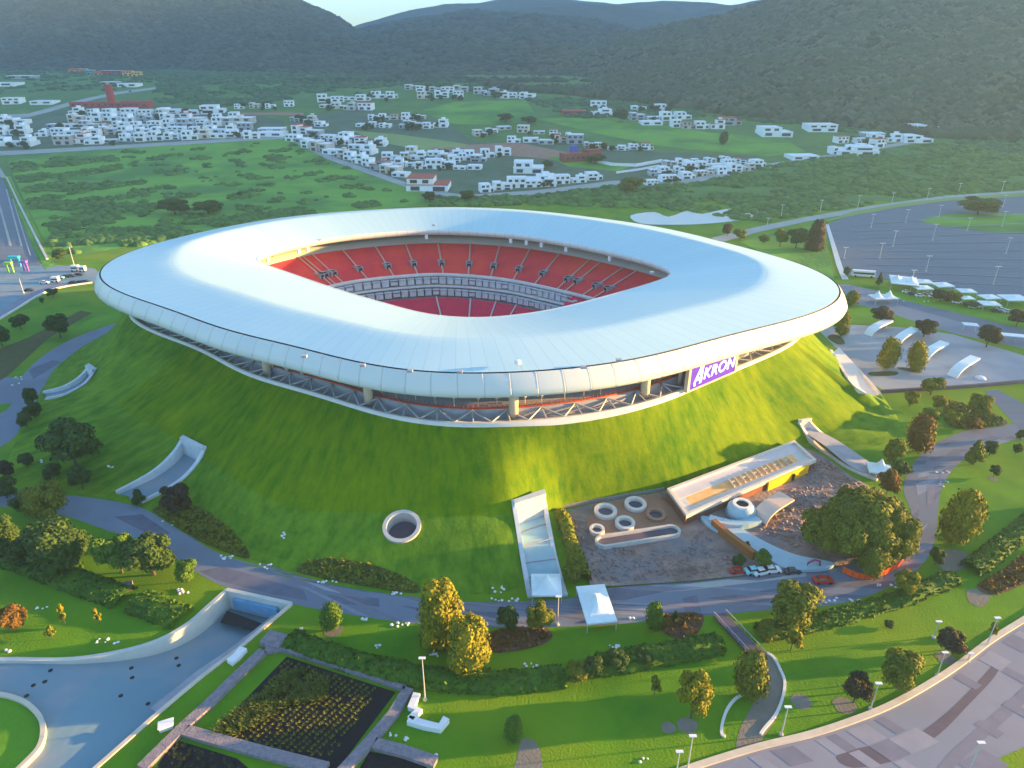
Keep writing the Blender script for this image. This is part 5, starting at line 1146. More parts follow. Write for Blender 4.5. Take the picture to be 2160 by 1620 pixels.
# ---------------------------------------------------------------- hedges (each one thing)
def leafcloud(name, P, m, sz=.35, n=None, seed=0, parent=None, up=0.0):
    r = np.random.default_rng(seed); P = np.asarray(P, float); n = len(P); d = r.normal(size=(n, 3)); d[:, 2] = abs(d[:, 2])+.3+up; d /= np.linalg.norm(d, axis=1)[:, None]
    a = r.normal(size=(n, 3)); u = np.cross(d, a); u /= np.linalg.norm(u, axis=1)[:, None]; v = np.cross(d, u); s = sz*(.5+r.random(n))[:, None]
    q = np.stack([P-u*s, P-v*s, P+u*s, P+v*s], 1).reshape(-1, 3); return npmesh(name, q, np.arange(n*4).reshape(n, 4), m, parent)
LM['hedge'] = leafmat('leaf_hedge', (.025, .08, .008), (.075, .16, .012))
def hedge(pts, w_, h, label, seed, lm='hedge', rough=.4):
    P = smooth_line([U(a, b) for a, b in pts], 8); r = random.Random(seed); L_ = sum((P[i+1]-P[i]).length for i in range(len(P)-1)); root = empty('hedge', P[len(P)//2]); tag(root, label, 'hedge', 'hedges along the garden ditch')
    core = MB(); vs = []; fs = []; n = len(P); K = 7; leaves = []
    for i, p in enumerate(P):
        d = P[min(i+1, n-1)]-P[max(i-1, 0)]; d.normalize(); nn = Vector((-d.y, d.x, 0)); hh = h*(1+rough*noise.noise(p*.12)); 
        for k in range(K):
            t = math.pi*k/(K-1); x = math.cos(t)*w_/2; z = max(0, math.sin(t))**.6*hh; q = p+nn*x+Vector((0, 0, z)); q += Vector((noise.noise(q*.6), noise.noise(q*.6+Vector((9, 0, 0))), noise.noise(q*.6+Vector((0, 9, 0)))))*.45; vs.append(q)
    for i in range(n-1):
        for k in range(K-1): fs.append((i*K+k, i*K+k+1, i*K+K+k+1, i*K+K+k))
    child(core.add(vs, fs).build('core', LM[lm], None, True), root)
    rr = np.random.default_rng(seed); N = int(L_*w_*9); i = (rr.random(N)*(n-1.001)); k = rr.random(N)*(K-1.001); A = np.array([v[:] for v in vs]).reshape(n, K, 3); i0 = i.astype(int); k0 = k.astype(int); fi = (i-i0)[:, None]; fk = (k-k0)[:, None]
    S = A[i0, k0]*(1-fi)*(1-fk)+A[i0+1, k0]*fi*(1-fk)+A[i0, k0+1]*(1-fi)*fk+A[i0+1, k0+1]*fi*fk+rr.normal(0, .12, (N, 3))
    child(leafcloud('foliage', S, LM[lm], .30, seed=seed), root); return root
hedge([(-30, 1165), (60, 1190), (150, 1225), (265, 1264)], 6.5, 1.7, 'long dark hedge on the lower left lawn running from the picture edge', 1)
hedge([(292, 1270), (335, 1288), (385, 1306)], 6.5, 1.7, 'short dark hedge end left of the underpass wall', 2)
hedge([(612, 1352), (680, 1378), (760, 1402), (850, 1425), (960, 1440), (1080, 1442), (1190, 1430)], 5.0, 1.8, 'long clipped hedge sweeping above the agave plots at the bottom centre', 3)
hedge([(1260, 1408), (1330, 1398), (1400, 1386), (1470, 1372), (1520, 1360)], 5.0, 2.2, 'uneven dark hedge left of the footbridge', 4, rough=1.2)
hedge([(1600, 1340), (1680, 1325), (1760, 1306), (1850, 1280), (1940, 1250), (2010, 1222)], 4.0, 1.5, 'hedge running right from the footbridge below the clipped tree', 5, rough=.6)
hedge([(2045, 1205), (2090, 1172), (2140, 1130), (2200, 1080)], 5.0, 1.8, 'dark hedge climbing to the right edge of the picture', 6)
hedge([(1180, 1082), (1198, 1130), (1215, 1180), (1232, 1228)], 3.6, 2.0, 'yellowish green shrub border between the stepped channel and the dug ground', 7, 'olive', 1.0)
for a in [(1215, 1432, 1395, 48, 'round', 'olive', 'bulging olive shrub at the right end of the long clipped hedge'), (1250, 1428, 1385, 44, 'round', 'dark', 'dark round shrub beside the olive one in the hedge line'), (1300, 1412, 1372, 46, 'round', 'dark', 'dark shrub rising from the uneven hedge, left one'), (1355, 1402, 1368, 40, 'round', 'dark', 'dark shrub rising from the uneven hedge, right one'), (1620, 1345, 1312, 50, 'round', 'olive', 'low spreading shrub at the far end of the footbridge'), (1210, 1225, 1180, 44, 'round', 'olive', 'olive shrub at the lower end of the border by the white tent'), (1085, 1560, 1512, 44, 'willow', 'green', 'drooping green plant by the grey dirt path at the bottom centre'), (1400, 1330, 1300, 26, 'round', 'rust', 'rusty low shrub in the reddish bed right of the tents')]:
    tree(*a, name='shrub', cat='shrub')
# ---------------------------------------------------------------- plants in beds, agaves
def rand_in(P, n, r):
    xs = [p[0] for p in P]; ys = [p[1] for p in P]; out = []
    while len(out) < n:
        x = min(xs)+(max(xs)-min(xs))*r.random(); y = min(ys)+(max(ys)-min(ys))*r.random()
        if inpoly(x, y, P): out.append((x, y))
    return out
rr = random.Random(4); k = 0
BL = ['rows of low brownish plants filling the oval bed on the left skirt of the mound', 'rows of low plants in the long bed at the front foot of the mound', 'low reddish shrubs in the bed right of the golden trees', 'low reddish shrubs in the bed above the footbridge', 'rows of low russet plants in the bed at the right edge', 'low mixed plants in the bed near the access road']
for j, (pts, m_, _) in enumerate(BEDS):
    P = [tuple(GM(a, b))[:2] for a, b in pts]; ar = (max(p[0] for p in P)-min(p[0] for p in P))*(max(p[1] for p in P)-min(p[1] for p in P)); Q = rand_in(P, min(int(ar*3.0), 3500), rr)
    o = leafcloud('bed_plants', [(x, y, Mh(x, y)+.35*rr.random()+.1) for x, y in Q], LM['olive'] if m_ == 'bed' else LM['rust'], .34, seed=j, up=.5); tag(o, BL[j], 'plants', kind='stuff')
ag = [U(a, b) for a, b in [(605, 1395), (690, 1420), (800, 1455), (700, 1600), (620, 1590), (470, 1550), (520, 1495)]]; P = [tuple(q)[:2] for q in ag]
a0 = U(620, 1600); d1 = (U(790, 1440)-U(620, 1600)).normalized(); d2 = Vector((-d1.y, d1.x, 0)); pts = []
for i in range(-50, 60):
    for j in range(-40, 60):
        q = a0+d1*(i*.75)+d2*(j*1.15)
        if inpoly(q.x, q.y, P) and rr.random() > .06: pts.append((q.x+rr.gauss(0, .06), q.y+rr.gauss(0, .06)))
V = []; F = []
def agave(x, y, z, s, r):
    for k in range(9):
        a = k*.70+r.random()*.4; t = .35+.7*r.random(); n = len(V); dx, dy = math.cos(a), math.sin(a)
        V.extend([(x-dy*.07*s, y+dx*.07*s, z), (x+dy*.07*s, y-dx*.07*s, z), (x+dx*s*.5*t+dy*.06*s, y+dy*s*.5*t-dx*.06*s, z+s*.5), (x+dx*s*.9*t, y+dy*s*.9*t, z+s*.75)]); F.append((n, n+1, n+2, n+3))
big = []
for x, y in pts: agave(x, y, .02, .55+.25*rr.random(), rr)
o = npmesh('agave_rows', V, F, leafmat('agave_leaf', (.10, .13, .012), (.20, .21, .02)), None); tag(o, 'rows of yellow green agaves planted in the dark soil plot', 'agaves', kind='stuff')
big = [U(a, b) for a, b in [(600, 1425), (640, 1415), (700, 1440), (690, 1480), (600, 1490), (540, 1540), (480, 1560), (450, 1545), (500, 1500), (560, 1460)]]
V = []; F = []
for x, y in rand_in([tuple(q)[:2] for q in big], 330, rr): agave(x, y, .02, 1.1+.5*rr.random(), rr)
o = npmesh('large_agaves', V, F, leafmat('agave_leaf_big', (.06, .095, .015), (.14, .17, .03))); tag(o, 'dense loose clumps of larger agaves at the far side of the plot', 'agaves', kind='stuff')
V = []; F = []
for x, y in rand_in([tuple(U(a, b))[:2] for a, b in [(380, 1565), (500, 1602), (540, 1640), (320, 1640)]], 90, rr): agave(x, y, .02, .5+.3*rr.random(), rr)
o = npmesh('small_agaves', V, F, leafmat('agave_leaf_dark', (.03, .05, .02), (.07, .09, .03))); tag(o, 'scattered small plants in the dark plot at the bottom left', 'agaves', kind='stuff')
# ---------------------------------------------------------------- wild scrub of the fields
def scatter_px(poly, n, r, dens=None, hf=G):
    out = []; xs = [p[0] for p in poly]; ys = [p[1] for p in poly]; tries = 0
    W = [tuple(G(a, b))[:2] for a, b in poly]; x0, x1 = min(p[0] for p in W), max(p[0] for p in W); y0, y1 = min(p[1] for p in W), max(p[1] for p in W)
    while len(out) < n and tries < n*40:
        tries += 1; x = x0+(x1-x0)*r.random(); y = y0+(y1-y0)*r.random()
        if not inpoly(x, y, W): continue
        if dens and noise.fractal(Vector((x/dens[0], y/dens[0], dens[2])), 1, 2, 3) < dens[1]: continue
        out.append((x, y, T(x, y)+.2))
    return out
rs = random.Random(9)
A = scatter_px([(25, 345), (230, 318), (300, 400), (360, 470), (420, 500), (120, 520), (70, 440)], 1900, rs, (40, -.02, 0))
A += scatter_px([(250, 320), (600, 296), (860, 390), (880, 425), (560, 450), (300, 470)], 900, rs, (26, .30, 5))
A += scatter_px([(100, 500), (400, 470), (700, 432), (860, 425), (700, 450), (400, 495), (200, 540), (120, 530)], 1500, rs, (30, -.0, 3))
blobs('field_scrub', A, [rs.uniform(1.6, 4.2) for _ in A], M['scrub'], 5, label='dark green bushes scattered over the wild field behind the stadium', cat='bushes', flat=.6)
A = scatter_px([(900, 420), (1130, 412), (1290, 393), (1460, 388), (1620, 350), (1960, 305), (2200, 310), (2200, 395), (1900, 420), (1600, 470), (1400, 440), (1100, 432), (900, 440)], 5200, rs, (45, -.25, 1))
blobs('scrub_belt', A, [rs.uniform(1.8, 4.8) for _ in A], M['scrub'], 6, label='continuous green scrub belt between the suburb and the parking lot', cat='bushes', flat=.6)
A = scatter_px([(330, 150), (1000, 172), (1100, 205), (860, 180), (680, 195), (600, 215), (480, 225), (330, 215), (330, 185)], 3000, rs, (60, -.2, 2)) + scatter_px([(-40, 140), (330, 140), (330, 200), (200, 190), (-40, 200)], 1500, rs, (50, .0, 7)) + scatter_px([(1100, 205), (1560, 225), (2160, 300), (2160, 330), (1980, 300), (1500, 245), (1200, 250)], 1800, rs, (40, -.1, 8))
blobs('valley_scrub', A, [rs.uniform(3, 7) for _ in A], M['scrub_dark'], 7, label='dark scrub covering the valley floor behind the suburb', cat='bushes', flat=.6)

Q = rand_in([tuple(U(a, b, .35))[:2] for a, b in [(1640, 1060), (1700, 1000), (1740, 965), (1790, 1005), (1850, 1040), (1890, 1070), (1760, 1040), (1700, 1100), (1690, 1160), (1600, 1120)]], 900, rr)
Q += rand_in([tuple(U(a, b, .35))[:2] for a, b in [(1200, 1090), (1240, 1100), (1245, 1150), (1430, 1165), (1480, 1120), (1560, 1190), (1500, 1215), (1260, 1230)]], 500, rr)
blobs('rubble', [(x, y, .45) for x, y in Q], [.15+.5*rr.random()**3 for _ in Q], M['earth'], 12, label='loose soil clods and rubble strewn over the dug up ground', cat='rubble', flat=.6)
# ---------------------------------------------------------------- suburb houses (all individual things)
HM = {'white': mat('house_white', (.80, .84, .85), .8, (.86, .88, .88), .3), 'cream': mat('house_cream', (.62, .56, .46), .8), 'grey': mat('house_grey', (.36, .39, .42), .8), 'tan': mat('house_tan', (.50, .46, .42), .8), 'roofw': mat('house_roof', (.74, .79, .81), .85, (.84, .86, .87), .4), 'roofr': mat('tile_roof', (.42, .10, .07), .85), 'win': mat('house_window', (.03, .05, .08), .25, spec=.6), 'orange': mat('house_orange', (.62, .22, .04), .8), 'red': mat('house_red', (.42, .05, .04), .8), 'teal': mat('house_teal', (.10, .34, .38), .8), 'maroon': mat('house_maroon', (.30, .05, .10), .8), 'yellow': mat('house_yellow', (.66, .40, .08), .8), 'brick': mat('house_brick', (.30, .07, .05), .9), 'blue': mat('house_blue', (.06, .08, .42), .6)}
def house_meshes(design):
    """list of (part name, mesh builder); unit: a house 14 m wide facing -Y"""
    W = MB(); Rf = MB(); wins = []
    def vol(x0, x1, y0, y1, z0, z1):
        W.box(((x0+x1)/2, (y0+y1)/2, (z0+z1)/2), (x1-x0, y1-y0, z1-z0)); Rf.box(((x0+x1)/2, (y0+y1)/2, z1+.16), (x1-x0+.3, y1-y0+.3, .3))
    def win(x, y, z, w_, h): wins.append(MB().box((x, y-.04, z), (w_, .12, h)))
    if design == 0:
        vol(-7, 7, -5, 6, -2, 3.2); vol(-6.8, 2, -4.4, 5.6, 3.5, 6.6); win(-4, -5, 1.5, 3, 2.2); win(4, -5, 1.3, 4, 2.4); win(-4.5, -4.4, 5.1, 2.4, 1.8); win(-.5, -4.4, 5.1, 2, 1.8)
    elif design == 1:
        vol(-7, 3, -5, 6, -2, 6.4); vol(3.02, 7, -3, 5, -2, 3.4); win(-4.5, -5, 4.8, 3, 1.6); win(0, -5, 4.8, 2.6, 1.6); win(-2.5, -5, 1.4, 6, 2.2); win(5, -3, 1.4, 2.4, 2.2)
    elif design == 2:
        vol(-7, 7, -6, 6, -2, 3.4); vol(-2, 6.8, -5.5, 3, 3.7, 6.8); vol(1, 4, -2, 2, 7.1, 8.6); win(2, -5.5, 5.3, 5, 1.7); win(-4.5, -6, 1.5, 2.6, 2.2); win(3, -6, 1.4, 3.4, 2.4)
    elif design == 3:
        vol(-7, 7, -4.5, 5, -2, 6.2); win(-4.6, -4.5, 4.6, 2.6, 1.5); win(0, -4.5, 4.6, 2.6, 1.5); win(4.6, -4.5, 4.6, 2.6, 1.5); win(-3, -4.5, 1.3, 4, 2.2); win(4, -4.5, 1.3, 3, 2.2)
    elif design == 4:
        vol(-7, 7, -5, 5, -2, 3.2); win(-4, -5, 1.5, 3.6, 1.8); win(3.5, -5, 1.5, 4, 1.8)
    elif design == 5:
        vol(-7, -1, -5, 5, -2, 6.6); vol(-.98, 7, -3.5, 6, -2, 5.0); win(-4, -5, 4.6, 3, 2.2); win(3, -3.5, 3.3, 4, 1.6); win(-4, -5, 1.3, 3.4, 2); win(3, -3.5, .9, 4, 1.6)
    return W, Rf, wins
_hp = {}; rhs = random.Random(2)
def md(mb, name, m):
    me = bpy.data.meshes.new(name); me.from_pydata(mb.v, [], mb.f); me.update(); me.materials.append(m); return me
def proto(design, col, roof):
    k = (design, col, roof)
    if k not in _hp:
        W, Rf, wins = house_meshes(design); _hp[k] = (md(W, 'wall', HM[col]), md(Rf, 'roof', HM[roof]), [md(w_, 'window', HM['win']) for w_ in wins])
    return _hp[k]
STO = {0: 'two-storey', 1: 'two-storey', 2: 'terraced', 3: 'boxy', 4: 'single-storey', 5: 'stepped'}
def house(px, py, pw, label, group, design=0, col='white', roof='roofw', rz=0.0, name='house', cat='house'):
    p = G(px, py); s = mpx(p, pw)/14; o = empty(name, p, rz); o.scale = (s, s, (min(s, 1.25) if s > 1 else s)*rhs.uniform(.8, 1.25)); tag(o, label, cat, group)
    a, b, ws = proto(design, col, roof)
    for nm, me in (('wall', a), ('roof', b), *[('window', w_) for w_ in ws]):
        c = bpy.data.objects.new(nm, me); COL.objects.link(c); c.parent = o
    return o
ORD = 'first second third fourth fifth sixth seventh eighth ninth tenth eleventh twelfth thirteenth fourteenth'.split()
ROWS = [((140, 303), (530, 289), 13, 30, 'the front row facing the wild field'), ((92, 287), (520, 277), 13, 28, 'the second row behind the wild field'), ((120, 271), (500, 265), 12, 28, 'the third row behind the wild field'),
 ((165, 257), (500, 252), 10, 28, 'the fourth row behind the wild field'), ((165, 243), (345, 242), 6, 27, 'the row just below the red complex'), ((358, 242), (450, 236), 3, 40, 'the row of larger blocks beside the red complex'), ((12, 305), (60, 308), 2, 34, 'the row at the picture edge by the road'), ((12, 285), (48, 280), 2, 36, 'the stepped blocks at the far left edge'), ((10, 262), (40, 262), 2, 32, 'the upper blocks at the far left edge'), ((505, 228), (608, 226), 4, 22, 'the small row beyond the cream building'),
 ((622, 296), (845, 372), 12, 34, 'the diagonal row bordering the wild field'), ((640, 282), (780, 322), 6, 32, 'the second diagonal row behind the first'), ((628, 255), (680, 265), 3, 26, 'the cluster above the diagonal row'), ((735, 298), (800, 304), 3, 32, 'the short row beyond the diagonal rows'),
 ((835, 352), (1000, 358), 7, 30, 'the middle row of the centre block'), ((825, 335), (1010, 338), 7, 30, 'the upper row of the centre block'), ((1025, 402), (1250, 380), 8, 34, 'the front row along the suburb road'), ((875, 327), (960, 330), 3, 30, 'the back row of the centre block'),
 ((685, 213), (825, 206), 6, 26, 'the top left row under the hills'), ((868, 190), (975, 194), 5, 27, 'the highest row under the hills'), ((895, 206), (965, 205), 3, 26, 'the short row below the highest row'), ((1010, 200), (1110, 208), 5, 27, 'the row at the edge of the dark forest'), ((690, 228), (770, 230), 4, 26, 'the small row left of the green meadow'),
 ((790, 250), (885, 252), 5, 24, 'the row before the dry meadow'), ((855, 268), (930, 268), 4, 26, 'the row below the dry meadow'), ((765, 268), (815, 270), 3, 24, 'the row at the top of the dry meadow'),
 ((1015, 285), (1060, 272), 3, 26, 'the row left of the brick red building'), ((1085, 300), (1215, 302), 5, 30, 'the long row left of the brick red building'), ((1105, 280), (1205, 288), 4, 26, 'the row above the long row'), ((960, 340), (1060, 328), 4, 30, 'the row leading to the red yard'),
 ((1240, 312), (1365, 316), 6, 24, 'the row behind the brick red building'), ((1375, 388), (1600, 352), 10, 28, 'the front row of the right block'), ((1378, 370), (1560, 345), 8, 26, 'the second row of the right block'), ((1410, 352), (1530, 338), 5, 24, 'the third row of the right block'),
 ((1425, 270), (1510, 270), 4, 26, 'the row under the dark forest'), ((1340, 252), (1440, 250), 4, 28, 'the bright row left below the forest'), ((1348, 235), (1400, 233), 2, 28, 'the upper pair left below the forest'), ((1765, 322), (1850, 312), 3, 30, 'the row at the end of the suburb road'), ((1775, 302), (1880, 298), 4, 26, 'the row above the end of the road')]
rh = random.Random(21)
for (a, b, n, pw, rn) in ROWS:
    for i in range(n):
        u = i/max(n-1, 1); px = a[0]+(b[0]-a[0])*u+rh.uniform(-3, 3); py = a[1]+(b[1]-a[1])*u+rh.uniform(-2.5, 2.5); d = rh.choice([0, 0, 1, 2, 3, 4, 5, 5]); col = rh.choice(['white']*7+['tan', 'grey', 'cream']); rf = 'roofw' if rh.random() > .08 else 'roofr'
        cw = {'white': 'white', 'tan': 'tan', 'grey': 'grey', 'cream': 'cream'}[col]; sl = (b[1]-a[1])/max(abs(b[0]-a[0]), 1)
        lab = f"{cw if rf == 'roofw' else 'red-roofed'} {STO[d]} house, {ORD[i]} from left in {rn}"
        house(px, py, pw*rh.uniform(.85, 1.2), lab, 'houses of the suburb', d, col, rf, math.atan2(-sl*3, 1)*.5+rh.uniform(-.15, .15))
SINGLES = [(30, 218, 36, 3, 'white', 'roofw', 'large white block standing alone left of the curved far road'), (96, 218, 46, 4, 'white', 'roofw', 'long low white house on the green slope beside the curved far road'), (505, 262, 60, 3, 'tan', 'roofw', 'big tan apartment block in the left part of the suburb'), (575, 276, 52, 4, 'cream', 'roofw', 'cream coloured low building catching the last light'), (575, 285, 56, 4, 'white', 'roofw', 'long white wall like building in front of the cream one'), (420, 262, 42, 1, 'tan', 'roofw', 'tan block rising above the left rows of houses'), (905, 398, 86, 0, 'white', 'roofr', 'large white house with a red roof at the corner of the road'), (1140, 385, 60, 2, 'white', 'roofw', 'wide white villa behind the front row of the road'), (1115, 362, 62, 0, 'white', 'roofw', 'wide white villa with its own lawn near the centre'), (1268, 242, 40, 2, 'white', 'roofw', 'pale villa at the forest edge beside the red houses'), (1262, 226, 34, 3, 'white', 'roofw', 'upper pale villa at the forest edge'), (1372, 262, 44, 4, 'white', 'roofw', 'long low white villa left below the forest'), (1540, 262, 44, 1, 'grey', 'roofr', 'grey house with reddish roof against the dark forest'), (1632, 285, 64, 0, 'white', 'roofw', 'wide white villa alone on the meadow below the forest'), (1728, 275, 60, 3, 'white', 'roofw', 'pale turquoise white block with a sloping base below the forest'), (1690, 334, 58, 4, 'white', 'roofw', 'low pale greenhouse like building at the end of the meadow'), (1798, 322, 82, 2, 'white', 'roofw', 'large white house with dark openings by the right road'), (1925, 298, 62, 0, 'white', 'roofw', 'long white terrace at the far right of the suburb'), (1945, 280, 50, 5, 'white', 'roofw', 'tall white house at the upper right corner of the suburb'), (1838, 288, 44, 4, 'grey', 'roofw', 'grey pergola house in the right part of the suburb'), (1210, 241, 50, 4, 'red', 'roofr', 'low red house row at the forest edge'), (98, 130, 14, 4, 'white', 'roofw', 'tiny white house on the slope under the left mountain'), (190, 138, 24, 4, 'white', 'roofw', 'small white house behind the colourful terrace'), (10, 180, 60, 4, 'white', 'roofw', 'long pale building at the left edge under the mountain'), (50, 165, 50, 4, 'grey', 'roofw', 'grey low building near the left edge under the mountain'), (275, 182, 40, 4, 'white', 'roofw', 'pale building between the colourful terrace and the red complex'), (235, 178, 34, 4, 'grey', 'roofw', 'greyish building left between the colourful terrace and the red complex')]
for px, py, pw, d, c, r, l in SINGLES: house(px, py, pw, l, 'single buildings of the suburb', d, c, r, rh.uniform(-.12, .12), 'building', 'building')
for k, (x, y, wd, c, l) in enumerate([(160, 152, 22, 'orange', 'orange house at the left end'), (178, 153, 16, 'orange', 'second orange house'), (193, 157, 16, 'teal', 'teal house'), (209, 158, 18, 'orange', 'darker orange house'), (228, 158, 20, 'red', 'red house'), (248, 158, 20, 'maroon', 'maroon house'), (272, 160, 20, 'yellow', 'yellow house'), (290, 162, 18, 'yellow', 'yellow house at the right end')]):
    house(x, y, wd, l+' of the colourful terrace under the left mountain', 'colourful terrace of houses', 3, c, 'roofw' if k % 3 else 'roofr', .1)
# red complex with tower
p = G(235, 226); rc = empty('red_building', p); tag(rc, 'long red building with a square red tower above the left houses', 'building'); s = mpx(p, 1)
mb = MB(); mb.box((0, 0, 3), (165*s, 12, 8)); mb.box((50*s, 9, 4), (60*s, 12, 8)); mb.build('wall', HM['red'], rc); mb = MB(); mb.box((0, 4, 16), (11*s, 8, 28)); mb.build('tower', HM['red'], rc)
for k in range(12): mb = MB(); mb.box(((-75+k*13.5)*s, -6.05, 3.4), (7*s, .15, 2.6)); mb.build('window', HM['win'], rc)
p = G(1225, 338); bb = empty('brick_building', p, .35); tag(bb, 'brick red sports building with a blue box beside it in the suburb centre', 'building'); s = mpx(p, 1)
mb = MB(); mb.box((0, 0, 3.5), (88*s, 12, 8)); mb.box((28*s, 2, 7.5), (34*s, 12, 5)); mb.build('wall', HM['brick'], bb); mb = MB(); mb.box((-8*s, 9, 7), (11*s, 8, 14)); mb.build('blue_box', HM['blue'], bb)
for k in range(7): mb = MB(); mb.box(((-36+k*12)*s, -6.05, 3.4), (6*s, .15, 2.2)); mb.build('window', HM['win'], bb)
P = [G(a, b) for a, b in [(1250, 342), (1290, 350), (1340, 352), (1380, 345), (1395, 342)]]; wall('garden_wall', P, 3, 1.0, HM['white'], label='long white garden wall round the estate right of the brick red building', cat='wall')
P = [G(a, b) for a, b in [(1300, 366), (1345, 360), (1390, 352)]]; wall('garden_wall', P, 2, 1.0, HM['white'], label='low white wall below the estate beside the olive tree', cat='wall')
# town trees: nothing tells them apart
tt = random.Random(31); spots = []
while len(spots) < 170:
    (a, b, n, pw, rn) = tt.choice(ROWS); u = tt.random(); spots.append((a[0]+(b[0]-a[0])*u+tt.uniform(-10, 10), a[1]+(b[1]-a[1])*u+tt.uniform(-3, 8), rn))
for x, y, rn in spots:
    p = G(x, y); s = mpx(p, tt.uniform(9, 17)); o = empty('garden_tree', p, tt.random()*6); tag(o, 'small dark tree in '+rn, 'tree', 'garden trees of '+rn)
    c = bpy.data.objects.new('crown', crown_for('round', tt.randint(0, 2), 'dark')); COL.objects.link(c); c.parent = o; c.scale = (s, s, s*.85)
# ---------------------------------------------------------------- lamps
M['pole'] = mat('pole', (.55, .56, .54), .5, metal=.2)
def lamp(px, pyb, pyt, label, group, head='flat', hf=G, th=1.0, hs=1.0):
    p = hf(px, pyb); h = ztop(p, pyt)-p.z; o = empty('lamp_post', p); tag(o, label, 'lamp post', group)
    mb = MB(); mb.tube([(0, 0, 0), (0, 0, h)], [.11*th, .07*th], 7); mb.build('pole', M['pole'], o)
    mb = MB()
    if head == 'flat': mb.box((0, 0, h), (1.2*hs, .5*hs, .14)); mb.box((0, 0, h-.12), (.8*hs, .35*hs, .1))
    elif head == 'twin': mb.box((-.8*hs, 0, h), (1.3*hs, .45*hs, .2)); mb.box((.8*hs, 0, h), (1.3*hs, .45*hs, .2)); mb.box((0, 0, h-.05), (1.0*hs, .12, .1))
    mb.build('lamp_head', M['white'], o); mb = MB(); mb.tube([(0, 0, -.05), (0, 0, .35)], [.35*th, .3*th], 8); mb.build('base', M['concrete'], o)
    return o
g1 = 'lamp posts along the front lawn'
for a in [(1450, 1622, 1552, 'lamp post at the bottom edge left of the others on the front lawn'), (1648, 1550, 1491, 'lamp post on the front lawn beside the stone edging'), (1836, 1496, 1441, 'lamp post between the two dark trees near the kerb wall'), (1976, 1426, 1376, 'lamp post below the dark brown tree near the kerb wall'), (2081, 1362, 1303, 'tall lamp post at the upper end of the kerb wall'), (1969, 1345, 1311, 'lamp post partly behind the dark brown tree'), (2038, 1640, 1566, 'lamp post standing on the paved front plaza at the bottom'), (2041, 1395, 1378, 'tiny marker post beside the kerb wall'), (897, 1476, 1388, 'slender tall pole between the hedge and the white angular wall'), (1176, 1318, 1258, 'white pole standing on the path beside the tents'), (1425, 1640, 1585, 'short pole at the bottom edge of the front lawn')]:
    lamp(*a, g1, 'flat', th=1.2)
g2 = 'lamp posts of the parking lot'
PL = [(1837, 480, 452, 'at the upper left corner of the parking lot'), (1883, 520, 487, 'left in the middle of the parking lot'), (1910, 470, 442, 'second at the upper edge of the parking lot'), (1967, 507, 473, 'left below the green strip of the parking lot'), (1855, 545, 513, 'lowest on the left side of the parking lot'), (2040, 487, 460, 'on the green strip in the parking lot'), (2122, 535, 502, 'large one at the right of the parking lot'), (1953, 572, 540, 'above the tent row, the left one'), (2095, 600, 562, 'above the tent row, the right one'), (1922, 598, 570, 'behind the first white canopy'), (1780, 545, 522, 'beside the pale lane of the parking lot'), (1980, 458, 433, 'at the top of the parking lot left of the big tree'), (2115, 437, 412, 'at the top of the parking lot right of the big tree'), (2113, 478, 446, 'on the right part of the green strip'), (1808, 443, 413, 'on the far road, fourth from the left'), (1880, 433, 407, 'on the far road, fifth from the left'), (1955, 422, 397, 'on the far road, sixth from the left'), (2022, 407, 387, 'on the far road, seventh from the left'), (2112, 407, 383, 'on the far road, last at the right'), (1647, 460, 432, 'on the far road, second from the left'), (1730, 447, 422, 'on the far road, third from the left'), (1618, 478, 460, 'on the far road, first from the left')]
for x, b, t, l in PL: lamp(x, b, t, 'pale parking lamp post '+l, g2, 'twin', th=2.0, hs=1.0)
lamp(160, 572, 521, 'tall pale lamp post behind the left tip of the stadium roof', 'lamp posts of the forecourt', 'twin', th=2); lamp(50, 618, 578, 'slim lamp post at the near edge of the left forecourt', 'lamp posts of the forecourt', 'twin', th=1.6)
# ---------------------------------------------------------------- tents, canopies, arches
M['tent'] = mat('tent', (.62, .76, .80), .6, (.70, .80, .82), .6)
def tent(px, py, w_px, label, ratio=1.0, hh=2.4, peak=2.4, rz=0.0, group='white peaked tents', peaks=1, hf=GM):
    p = hf(px, py); w_ = mpx(p, w_px); d_ = w_*ratio; o = empty('tent', p, rz); tag(o, label, 'tent', group); x0 = -w_/2
    mb = MB()
    for k in range(peaks):
        ww = w_/peaks; cx = x0+ww*(k+.5); n = 12; R = 5; vs = []; fs = []
        for j in range(R+1):
            f = j/R; prof = peak*(1-f)**2.2
            for i in range(n*4):
                q = i//n; u = (i % n)/n; sx, sy = [(-1+2*u, -1), (1, -1+2*u), (1-2*u, 1), (-1, 1-2*u)][q]; r_ = math.hypot(sx, sy); g_ = (1/r_)*(1-f)+f if r_ > 0 else 1
                vs.append((cx+sx*ww/2*f*g_+0, sy*d_/2*f*g_, hh+prof))
        N = n*4
        for j in range(R):
            for i in range(N): fs.append((j*N+i, (j+1)*N+i, (j+1)*N+(i+1) % N, j*N+(i+1) % N))
        mb.add(vs, fs)
        mb.box((cx, -d_/2, hh-.2), (ww, .08, .4)); mb.box((cx, d_/2, hh-.2), (ww, .08, .4)); mb.box((cx-ww/2, 0, hh-.2), (.08, d_, .4)); mb.box((cx+ww/2, 0, hh-.2), (.08, d_, .4))
    mb.build('roof_sheet', M['tent'], o)
    for sx in (-1, 1):
        for sy in (-1, 1): mb = MB(); mb.tube([(sx*(w_/2-.1), sy*(d_/2-.1), 0), (sx*(w_/2-.1), sy*(d_/2-.1), hh)], .09, 6); mb.build('leg', M['pole'], o)
    return o
tent(1152, 1252, 62, 'square white peaked tent at the foot of the stepped channel', 1.05, 2.6, 3.0)
tent(1256, 1292, 62, 'longer white peaked tent beside the path, right of the square one', 1.75, 2.6, 2.2, .12)
